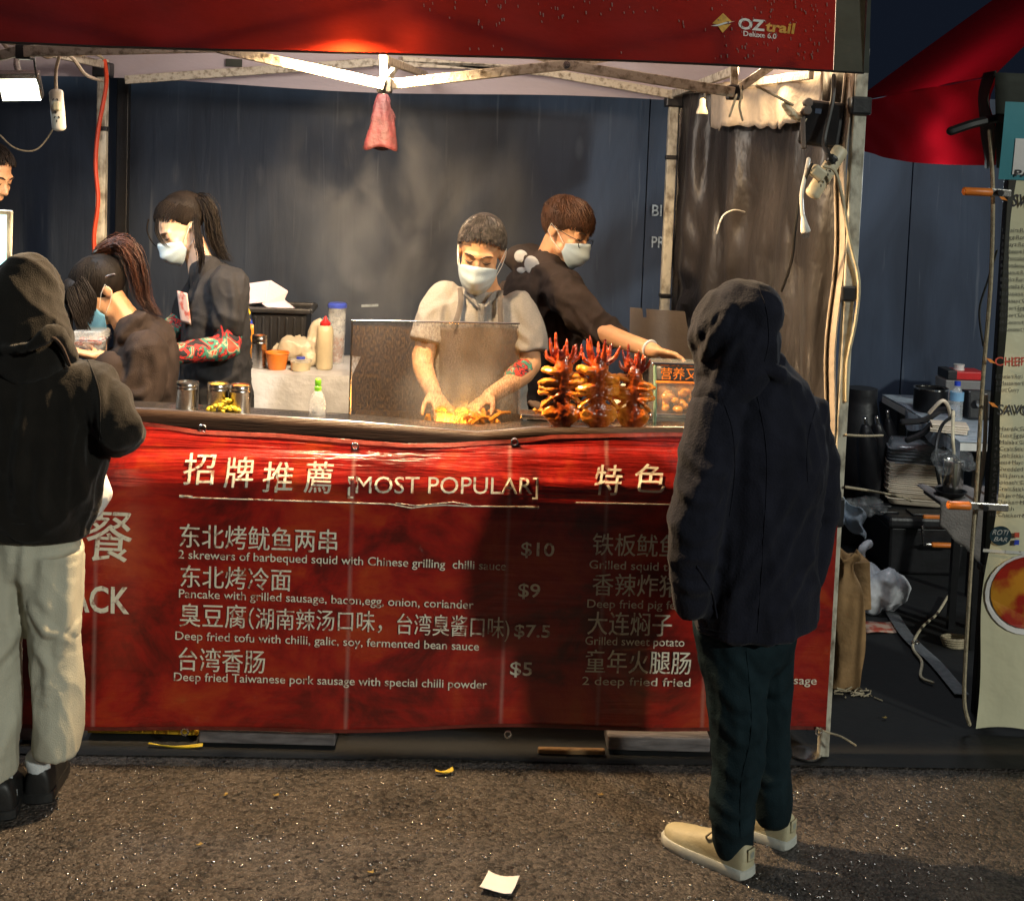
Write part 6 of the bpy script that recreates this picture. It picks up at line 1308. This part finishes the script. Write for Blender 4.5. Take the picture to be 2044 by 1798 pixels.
for i in range(n):
    o = base if i == 0 else base.copy()
    if i: COL.objects.link(o)
    o.location = (p.x+.003*sin(i*2.3), 6.5+.003*cos(i*1.7), zb_+(0 if i == 0 else .026+.0098*i)); o.rotation_euler = (radians(-2), 0, radians(-14+1.2*sin(i*1.9)))
    settag(o, 'cream pulp tray at the bottom of its stack, set a little apart' if i == 0 else 'cream pulp tray inside the tight stack on the black tub', 'tray', grp)
t = thing('lid_stack', 'stack of smoky clear lids on top of the cream trays', 'lids', (p.x, 6.5, zb_+.22))
for i in range(5):
    q = rtray(0, 1.0, .030); q.v = [Rz(-14) @ Vector((v.x, v.y, .036-v.z))+Vector((p.x, 6.5, zb_+.212+i*.017)) for v in q.v]; q.build('lid', M['tray_clear'], t, solid=.001)
# film covered table of the neighbour and what stands on it
tz = .76; e0 = G(1792, 806, tz); e1 = G(1965, 884, tz)
nt2 = thing('trestle_table', 'neighbour trestle table under pale blue plastic film', 'table', (2.75, 6.7, 0))
fr = [Vector((e1.x-.12, e1.y, tz)), Vector((e1.x+1.2, e1.y, tz)), Vector((e1.x+1.2, 7.15, tz)), Vector((e0.x, 7.15, tz)), Vector((e0.x, 6.75, tz))]
B().prism([v-Vector((0, 0, .04)) for v in fr], (0, 0, .036)).build('tabletop', M['white_plastic'], nt2, False)
for x, y in ((e1.x, e1.y+.06), (e0.x+.10, 7.1), (e1.x+1.1, 7.1)): B().box((x, y, (tz-.04)/2), (.035, .035, tz-.04)).build('leg', M['black_metal'], nt2, False)
M['film_blue'] = mat('pale_film', (.50, .58, .66), .35, .2, 9, .5, 14, bd=.03, spec=.6)
q = B().prism([v+Vector((0, 0, .001)) for v in fr], (0, 0, .004))
q.sheet(lambda a_, b_: fr[4].lerp(fr[0], a_)+Vector((-.012-.012*sin(a_*17), -.015, .004-b_*(.075+.02*sin(a_*13)))), 40, 6); q.sheet(lambda a_, b_: fr[4]+Vector((-.01+a_*.03*(1-b_*.6), -.02+a_*.05-.05*b_, .004-b_*.30)), 8, 12)
q.build('table_film', M['film_blue'], None, tag=('pale plastic film over the neighbour table with one hanging corner', 'plastic sheet'), loc=(2.7, 6.6, tz))
def nt3(u_, v_): return G(u_, v_, tz+.006)
p = nt3(1856, 820); r_ = px(33, 6.9); t = thing('cooking_pot', 'black cooking pot with bright rim on the neighbour table', 'pot', p); h_ = px(44, 6.9)
q = B().lathe([(r_*.94, 0), (r_, .01), (r_, h_), (r_*.95, h_), (r_*.93, .02), (.001, .02)], p, 30, closed=False); q.build('body', M['black_metal'], t); q = B().lathe([(r_*.93, h_), (r_*1.03, h_), (r_*1.03, h_+.008), (r_*.93, h_+.008)], p, 30, closed=False); q.build('rim', M['chrome'], t)
p = nt3(1924, 812); p.y = 6.95; t = thing('crate', 'grey plastic crate with blue band behind the water bottle', 'crate', p); B().box(p+Vector((.02, 0, .07)), (.22, .16, .13), None, .94).build('body', mat('grey_plastic', (.25, .24, .23), .5), t, False, bevel=.006); B().box(p+Vector((.03, -.084, .05)), (.18, .006, .04)).build('band', M['blue_plastic'], t, False)
c = p+Vector((.025, 0, .16)); t = thing('lidded_tin', 'red and black lidded tin on top of the grey crate', 'tin', c-Vector((0, 0, .024))); B().box(c, (.21, .15, .045)).build('body', M['red_plastic'], t, False, bevel=.006); B().box(c+Vector((-.08, -.004, .003)), (.052, .155, .048)).build('corner_band', M['black_plastic'], t, False, bevel=.004); B().lathe([(0, 0), (.03, 0), (.026, .014), (.03, .03), (0, .032)], c+Vector((-.015, 0, .022)), 12).build('knob', M['white_plastic'], t)
p = nt3(1907, 838); t = thing('water_bottle', 'clear water bottle with pale blue label on the neighbour table', 'bottle', p); r_ = .034
B().lathe([(r_*.9, 0), (r_, .01), (r_*.94, .05), (r_, .06), (r_*.94, .09), (r_, .10), (r_, .13), (r_*.5, .165), (r_*.42, .185)], p, 20).build('body', M['bottle_clear'], t); B().lathe([(r_*1.02, .10), (r_*1.02, .145)], p, 20, closed=False).build('label_band', mat('pale_blue_label', (.25, .5, .75), .5), t); B().lathe([(r_*.46, .175), (r_*.46, .198), (0, .2)], p, 14).build('cap', M['blue_plastic'], t)
p = nt3(1885, 864); t = thing('flatbread_stack', 'stack of cream flatbread sheets at the front of the neighbour table', 'flatbread', p)
for i in range(4): B().box(p+Vector((.03+.004*sin(i*4), .02, .008+i*.011)), (.17, .11, .009), Rz(-24+3*i)).build('sheet', M['cream_board'], t, False, bevel=.003)
c = nt3(1938, 836); t = thing('appliance', 'black appliance with trailing leads beside the neighbour leg', 'appliance', c); B().box(c+Vector((.04, .03, .07)), (.14, .12, .15), Rx(-8)).build('body', M['black_plastic'], t, False, bevel=.012); B().lathe([(0, 0), (.022, 0), (.02, .01), (0, .012)], c+Vector((.02, -.045, .09)), 14, Rx(90)).build('dial', M['chrome'], t)
for pts, lab in (([(1802, 842), (1845, 838), (1880, 818), (1900, 824)], 'black pan handle sticking out over the table edge, the higher one'), ([(1812, 878), (1840, 866), (1862, 846), (1880, 850)], 'black pan handle sticking out over the table edge, the lower one')):
    cable([W(u_, v_, 6.25) for u_, v_ in pts], .016, M['black_plastic'], 'saucepan', lab, 'pan', group='pan handles over the table edge')
cable([W(1855, 824, 6.2), W(1880, 800, 6.15), W(1893, 812, 6.2), W(1897, 840, 6.3)], .009, M['cream_board'], 'hose', 'short cream hose arching beside the water bottle', 'hose')
cable([W(1904, 830, 6.0), W(1880, 850, 5.9), W(1868, 900, 5.8), W(1874, 960, 5.8), W(1885, 990, 5.9)], .008, M['cable'], 'cable', 'thick black cable looping below the neighbour table', 'cable')
cable([W(1903, 822, 5.9), W(1902, 870, 5.8), W(1904, 905, 5.8)], .008, M['cream_plastic'], 'cable', 'cream cable hanging past the table edge', 'cable')
# lower shelf by the neighbour leg: steel pot, pan, cloth
Yl = 5.3; zl2 = W(1910, 1000, Yl).z; sh = thing('low_stool', 'low stool draped with grey cloth below the neighbour table', 'stool', (W(1930, 1000, Yl).x, Yl+.1, 0))
cx_ = W(1935, 1000, Yl).x
B().box((cx_+.03, Yl+.12, zl2-.02), (.26, .28, .03)).build('seat', M['wood'], sh, False)
for dx in (.05, .15):
    for dy in (.0, .24): B().box((cx_+dx, Yl+dy, (zl2-.03)/2), (.03, .03, zl2-.03)).build('leg', M['black_metal'], sh, False)
q = B().sheet(lambda a_, b_: Vector((cx_-.13+a_*.30, Yl+.27-min(b_, .5)*.58, zl2-.002-max(0, b_-.5)*(.20+.5*a_)+.006*sin(a_*20))), 24, 20); q.build('cloth', mat('grey_cloth', (.22, .20, .19), .9, .3, 12, .4, 120), None, solid=.003, tag=('grey cloth draped over the low stool', 'cloth'), loc=(cx_, Yl, zl2))
p = Vector((W(1912, 990, Yl).x, Yl+.08, zl2+.004)); t = thing('frying_pan', 'black frying pan under the steel pot', 'pan', p); B().lathe([(.05, 0), (.068, .022), (.062, .022), (.048, .006), (.001, .006)], p, 26, closed=False).build('pan', M['black_metal'], t)
p2 = p+Vector((.005, 0, .012)); t = thing('steel_pot', 'small shiny steel pot beside the neighbour leg', 'pot', p2); B().lathe([(.040, 0), (.044, .006), (.044, .135), (.048, .138), (.044, .140), (.040, .13), (.038, .01), (.001, .01)], p2, 28, closed=False).build('body', M['chrome'], t)
c = p2+Vector((-.01, -.01, .15)); bag('clear_bag', 'crinkled clear bag bulging out of the steel pot', c+Vector((0, 0, -.05)), (.13, .10, .10), M['clear'], 11, vox=.009)
# black folded umbrellas
def umb(u0, v0, u1, v1, y, r_, lab):
    a_ = W(u0, v0, y); b_ = W(u1, v1, y); t = thing('folded_umbrella', lab, 'umbrella', b_, 'black folded umbrellas by the hoarding')
    B().tube([b_, b_.lerp(a_, .3), b_.lerp(a_, .75), b_.lerp(a_, .9)], [(r_*.5, r_*.5), (r_, r_), (r_*.85, r_*.85), (r_*.4, r_*.4)], 9).build('canopy', M['black_plastic'], t); B().tube([b_.lerp(a_, .88), a_], r_*.22, 8).build('tip', M['chrome'], t); return t
umb(1772, 822, 1790, 1010, 6.75, .05, 'black folded umbrella leaning against the hoarding, rightmost'); umb(1750, 834, 1776, 1010, 6.6, .055, 'black folded umbrella in the middle of the leaning three'); umb(1726, 836, 1742, 1010, 6.5, .06, 'black folded umbrella in front of the tall black bag')
c = W(1718, 812, 6.9); t = thing('kit_bag', 'tall black drawstring bag standing by the hoarding beside the right leg', 'bag', Vector((c.x, 6.9, 0)))
B().lathe([(.10, .33), (.115, .5), (.105, .66), (.085, .76), (.082, .78), (.086, .80), (.084, .84), (.001, .84)], (c.x, 6.9, 0), 20).build('body', M['black_plastic'], t); B().lathe([(.13, .0), (.13, .32), (.1, .34)], (c.x, 6.9, 0), 20).build('lower_bag', M['black_plastic'], t)
# paper bag, carrier bags, card, flyer, straps on the mat
g = G(1690, 1382); Yp = g.y; hgt = W(1690, 1112, Yp).z; t = thing('paper_sack', 'tall brown paper sack twisted at the top beside the right leg', 'paper bag', g)
def sack(a_, b_):
    an = a_*2*pi; tw = ss(.72, .90, b_)*(1-ss(.92, 1, b_)*.7); wx = .058*(1-.6*tw); wy = .045*(1-.6*tw); k = 1/((abs(cos(an))**4+abs(sin(an))**4)**.25)
    return Vector((g.x+wx*cos(an)*k+.012*sin(b_*5)+.004*sin(an*5+b_*9), Yp+.05+wy*sin(an)*k+.004*cos(an*4-b_*8), b_*hgt+(.012*sin(an*4) if b_ > .95 else 0)))
q = B().sheet(sack, 40, 40); q.build('sack', M['brown_paper'], t, solid=.002)
q = B(); rn = random.Random(2)
for i in range(26): p = Vector((g.x+rn.uniform(-.03, .09), Yp-.02+rn.uniform(-.05, .02), .012)); q.tube([p, p+Vector((rn.uniform(-.05, .05), rn.uniform(-.03, .03), rn.uniform(-.004, .01)))], .003, 4, cap=.1)
q.build('straw_scraps', M['rope'], None, tag=('scatter of pale straw at the foot of the paper sack', 'straw'), loc=g)
B().box(W(1712, 1160, 5.5), (px(34, 5.5), .14, px(100, 5.5)), Ry(-5)).build('carton', M['brown_paper'], None, False, bevel=.004, tag=('upright brown carton behind the paper sack', 'carton'), loc=W(1712, 1210, 5.5))
g = G(1752, 1225); bag('carrier_bag', 'crumpled white plastic bag lying on the dark groundsheet', Vector((g.x, g.y, 0)), (.20, .15, .26), M['plastic_bag'], 6, knot=[(-.08, 0, .2), (-.10, -.02, .30), (-.05, 0, .33)], vox=.010)
q = B().sheet(lambda a_, b_: W(1680+a_*50, 995+b_*55+a_*26, 5.9)+Vector((.01*sin(b_*9), .05*sin(a_*7), .01*sin(a_*12))), 14, 14); q.build('plastic_sheet', M['film_blue'], None, solid=.002, tag=('pale blue plastic sheet hanging by the right leg above the black tub', 'plastic sheet'), loc=W(1700, 1020, 5.9))
c = W(1728, 986, 6.2); bag('clear_bag', 'clear crinkled bag on the left end of the black tub lid', Vector((c.x, 6.3, .31)), (.18, .14, .10), M['clear'], 15, vox=.009)
g = G(1768, 1262); q = B().sheet(lambda a_, b_: Vector((g.x-.10+a_*.19, g.y-.05+b_*.13+.03*a_, .014+.004*sin(a_*7))), 8, 4); fl_ = q.build('flyer', mat('printed_flyer', (.46, .32, .24), .5, .6, 24, 0, col2=(.40, .06, .03), ramp=(.42, .55)), None, solid=.001, tag=('glossy printed flyer lying on the groundsheet', 'flyer'), loc=g)
P_ = catmull([G(1780, 1222, .02), G(1806, 1262, .02), G(1832, 1290, .02), G(1870, 1325, .02), G(1920, 1385, .02)], 6)
q = B(); q.tube(P_, [(.028, .003)]*len(P_), 8, side=(.7, .7, 0)); st = q.build('webbing_strap', mat('grey_webbing', (.13, .14, .15), .8, .3, 40, .3, 200), None, tag=('grey webbing strap with an eyelet lying across the groundsheet', 'strap'), loc=P_[0])
B().tube([P_[11]+Vector((.014*cos(a_), .014*sin(a_), .008)) for a_ in [2*pi*i/14 for i in range(15)]], .004, 6).build('eyelet', M['chrome'], st)
cable([G(1892, 1190, .02), G(1870, 1225, .02), G(1840, 1252, .02), G(1822, 1290, .02), G(1840, 1320, .02), G(1838, 1350, .02), G(1862, 1362, .02)], .006, M['cream_plastic'], 'cable', 'cream cable snaking over the groundsheet by the black tub', 'cable')
t = thing('rope_coil', 'small coil of tan rope on the ground by the neighbour leg', 'rope', G(1905, 1290)); g = G(1905, 1292); q = B()
for i in range(4): q.tube([g+Vector(((.045+.004*i)*cos(a_), (.035)*sin(a_), .012+.010*i)) for a_ in [2*pi*j/20 for j in range(21)]], .007, 6)
q.build('coil', M['rope'], t)
# ------------------------------------------------------------------ under and in front of the counter
g0, g1 = W(166, 1462, 4.30), W(398, 1482, 4.30); t = thing('crate', 'broken yellow plastic crate poking out under the banner', 'crate', (g0.x+.2, 4.30, 0)); xl = g1.x-g0.x
zt_ = .150
B().box((g0.x+xl/2, 4.31, .145), (xl, .02, .022), Ry(1.5)).build('rim', M['yellow_crate'], t, False, bevel=.003); B().box((g0.x+xl/2, 4.32, .04), (xl*.96, .02, .020), Ry(1.5)).build('rim', M['yellow_crate'], t, False, bevel=.003)
B().box((g0.x+xl/2, 4.335, .09), (xl*.96, .006, .11), Ry(1.5)).build('side_wall', M['yellow_crate'], t, False)
for i in range(9): B().box((g0.x+.02+i*(xl-.04)/8, 4.315, .09-.001*i), (.008, .03, .10)).build('rib', M['yellow_crate'], t, False, bevel=.002)
B().box((g0.x+xl/2, 4.5, .03), (xl*.95, .36, .01)).build('floor_panel', M['yellow_crate'], t, False)
def board(u0, u1, v_, d, lab, m):
    a_, b_ = G(u0, v_), G(u1, v_); y_ = min(a_.y, b_.y)+.04
    return B().box(((a_.x+b_.x)/2, y_+d/2, .045 if d > .05 else .02), (abs(b_.x-a_.x), d, .05 if d > .05 else .02), Rz(-1)).build('plank', m, None, False, bevel=.005, tag=(lab, 'plank'), loc=((a_.x+b_.x)/2, y_, .02))
M['wet_board'] = mat('wet_grey_board', (.20, .18, .18), .32, .5, 12, .3, 20, stretch=(1, 5, 5))
board(392, 668, 1506, .16, 'wet grey plank on the ground right of the yellow crate', M['wet_board']); board(1215, 1420, 1520, .12, 'wet grey plank under the banner by the navy trousers', M['wet_board']); board(30, 130, 1500, .14, 'short wet plank behind the cream trousers', M['wet_board'])
board(1075, 1210, 1522, .02, 'thin pale batten on the dark ground under the banner', M['brown_paper'])
# litter
M['leaf'] = mat('dull_leaf', (.34, .22, .04), .6, .4, 60)
def litter(name, lab, cat, u_, v_, sz, rot, m, curl=.01, z=.006):
    g = G(u_, v_); Rr = Rz(rot)
    q = B().sheet(lambda a_, b_: g+Rr @ Vector(((a_-.5)*sz[0], (b_-.5)*sz[1], 0))+Vector((0, 0, z+curl*((a_-.5)**2*3+(b_-.5)**2*2+.25*sin(a_*5+b_*3)+.25))), 8, 8); return q.build(name, m, None, solid=.0015, tag=(lab, cat), loc=g)
litter('paper_napkin', 'crumpled white paper napkin on the wet asphalt in the foreground', 'napkin', 997, 1772, (.090, .085), -18, M['paper'], .009)
litter('yellow_strip', 'flat yellow plastic strip on the dark ground under the banner', 'litter', 887, 1547, (.060, .016), 14, M['yellow'])
litter('yellow_stick', 'thin yellow stick on the ground below the crate', 'litter', 350, 1496, (.18, .010), -2, M['yellow'])
for u_, v_, r_, lab in ((551, 1591, 30, 'yellow leaf fragment on the asphalt left of centre'), (450, 1590, 70, 'small yellow leaf on the asphalt near the black shoes'), (740, 1745, 10, 'tiny yellow crumb on the asphalt left of the napkin'), (1198, 1590, 20, 'tiny yellow scrap on the asphalt right of centre'), (398, 1690, 50, 'pale leaf scrap on the open asphalt at lower left'), (1765, 1440, 20, 'pale yellow leaf on the groundsheet between the stalls'), (1622, 1955, 40, 'out of view scrap')):
    if v_ < 1798: litter('leaf', lab, 'leaf', u_, v_, (.017, .009), r_, M['leaf'], .003, .014 if u_ > 1700 else .006)
# white bag carried by the customer at the left
c = W(190, 1000, 4.0); t = thing('carrier_bag', 'white plastic bag carried by the customer at the left edge', 'plastic bag', c); q = B(); limb(q, [W(170, 912, 4.02), W(182, 955, 4.0), W(188, 985, 4.0), W(180, 1015, 4.0)], [(.018, .02), (.046, .06), (.052, .07), (.036, .05)], 14, (1, 0, 0)); q.build('film', M['white_cloth'], t, remesh=.007, relax=2, disp=folds(12, 12, 5, .0025, 8))
# metal beads added for lamp glints on the wet asphalt: nobody could count them
rn = random.Random(77); q = B()
for i in range(2600):
    y = 2.75+rn.random()**1.15*1.38; x = rn.uniform(-1.45, 1.75)*(y/3.9); s_ = rn.uniform(.0020, .0052)
    q.ball((x, y, .001), (s_*rn.uniform(.8, 1.5), s_, s_*.8), None, 10, 6)
stuff(q.build('droplets_and_glints', mat('glint_bead', (.42, .40, .38), .22, 0, 5, 0, metal=1), None))
q = B()
for i in range(300):
    x = XR-.02-rn.random()**1.3*1.35; z = ZB+.02+rn.random()*.26; p = val_pt(x, z); L_ = rn.uniform(.003, .010); s_ = rn.uniform(.0010, .0022)
    if noise.noise(Vector((x*3, z*9, 2))) > -.12: q.tube([p+Vector((0, -.004, L_*.5)), p+Vector((.001, -.004, -L_*.5))], s_, 5)
stuff(q.build('droplets_and_glints', mat('water_bead_fabric', (.26, .21, .20), .12, .2, 5, 0, spec=1.0), None))
# steam rising from the griddle
def steam():
    m = bpy.data.materials.new('steam'); m.use_nodes = True; nt = m.node_tree; N = nt.nodes; L = nt.links
    N.remove(N['Principled BSDF']); pv = N.new('ShaderNodeVolumePrincipled'); L.new(pv.outputs[0], N['Material Output'].inputs['Volume']); pv.inputs['Color'].default_value = (.95, .95, .95, 1); pv.inputs['Anisotropy'].default_value = .2
    tc = N.new('ShaderNodeTexCoord'); nz = N.new('ShaderNodeTexNoise'); nz.inputs['Scale'].default_value = 3.6; nz.inputs['Detail'].default_value = 4; nz.inputs['Distortion'].default_value = 1.0
    mp = N.new('ShaderNodeMapping'); mp.inputs['Scale'].default_value = (1, 1, .7); L.new(tc.outputs['Object'], mp.inputs[0]); L.new(mp.outputs[0], nz.inputs['Vector'])
    mr = N.new('ShaderNodeMapRange'); mr.inputs[1].default_value = .46; mr.inputs[2].default_value = .74; mr.inputs[3].default_value = 0; mr.inputs[4].default_value = 1.0; L.new(nz.outputs[0], mr.inputs[0])
    ln = N.new('ShaderNodeVectorMath'); ln.operation = 'LENGTH'; m3 = N.new('ShaderNodeMapping'); m3.inputs['Scale'].default_value = (1/.62, 1/.42, 1/.72); L.new(tc.outputs['Object'], m3.inputs[0]); L.new(m3.outputs[0], ln.inputs[0])
    fo = N.new('ShaderNodeMapRange'); fo.inputs[1].default_value = .25; fo.inputs[2].default_value = 1; fo.inputs[3].default_value = 1; fo.inputs[4].default_value = 0; L.new(ln.outputs[1], fo.inputs[0])
    mu = N.new('ShaderNodeMath'); mu.operation = 'MULTIPLY'; L.new(mr.outputs[0], mu.inputs[0]); L.new(fo.outputs[0], mu.inputs[1]); m2 = N.new('ShaderNodeMath'); m2.operation = 'MULTIPLY'; m2.inputs[1].default_value = 1.0; L.new(mu.outputs[0], m2.inputs[0]); L.new(m2.outputs[0], pv.inputs['Density'])
    mh = m.copy(); mh.name = 'grill_mist'
    for n_ in mh.node_tree.nodes:
        if n_.type == 'MAPPING' and abs(n_.inputs['Scale'].default_value[0]-1/.62) < .01: n_.inputs['Scale'].default_value = (1/.25, 1/.13, 1/.17)
        if n_.type == 'MATH' and abs(n_.inputs[1].default_value-1.0) < 1e-4: n_.inputs[1].default_value = 9
        if n_.type == 'TEX_NOISE': n_.inputs['Scale'].default_value = 9
        if n_.type == 'MAP_RANGE' and abs(n_.inputs[1].default_value-.46) < .01: n_.inputs[1].default_value = .34
    c = W(912, 800, 4.63); q = B().ball(c, (.25, .13, .17), None, 16, 10); stuff(q.build('grill_mist', mh, None, loc=c))
    c = W(800, 470, 5.25); q = B().ball(c, (.64, .44, .74), None, 18, 12); o = q.build('steam', m, None, loc=c); stuff(o)
steam()
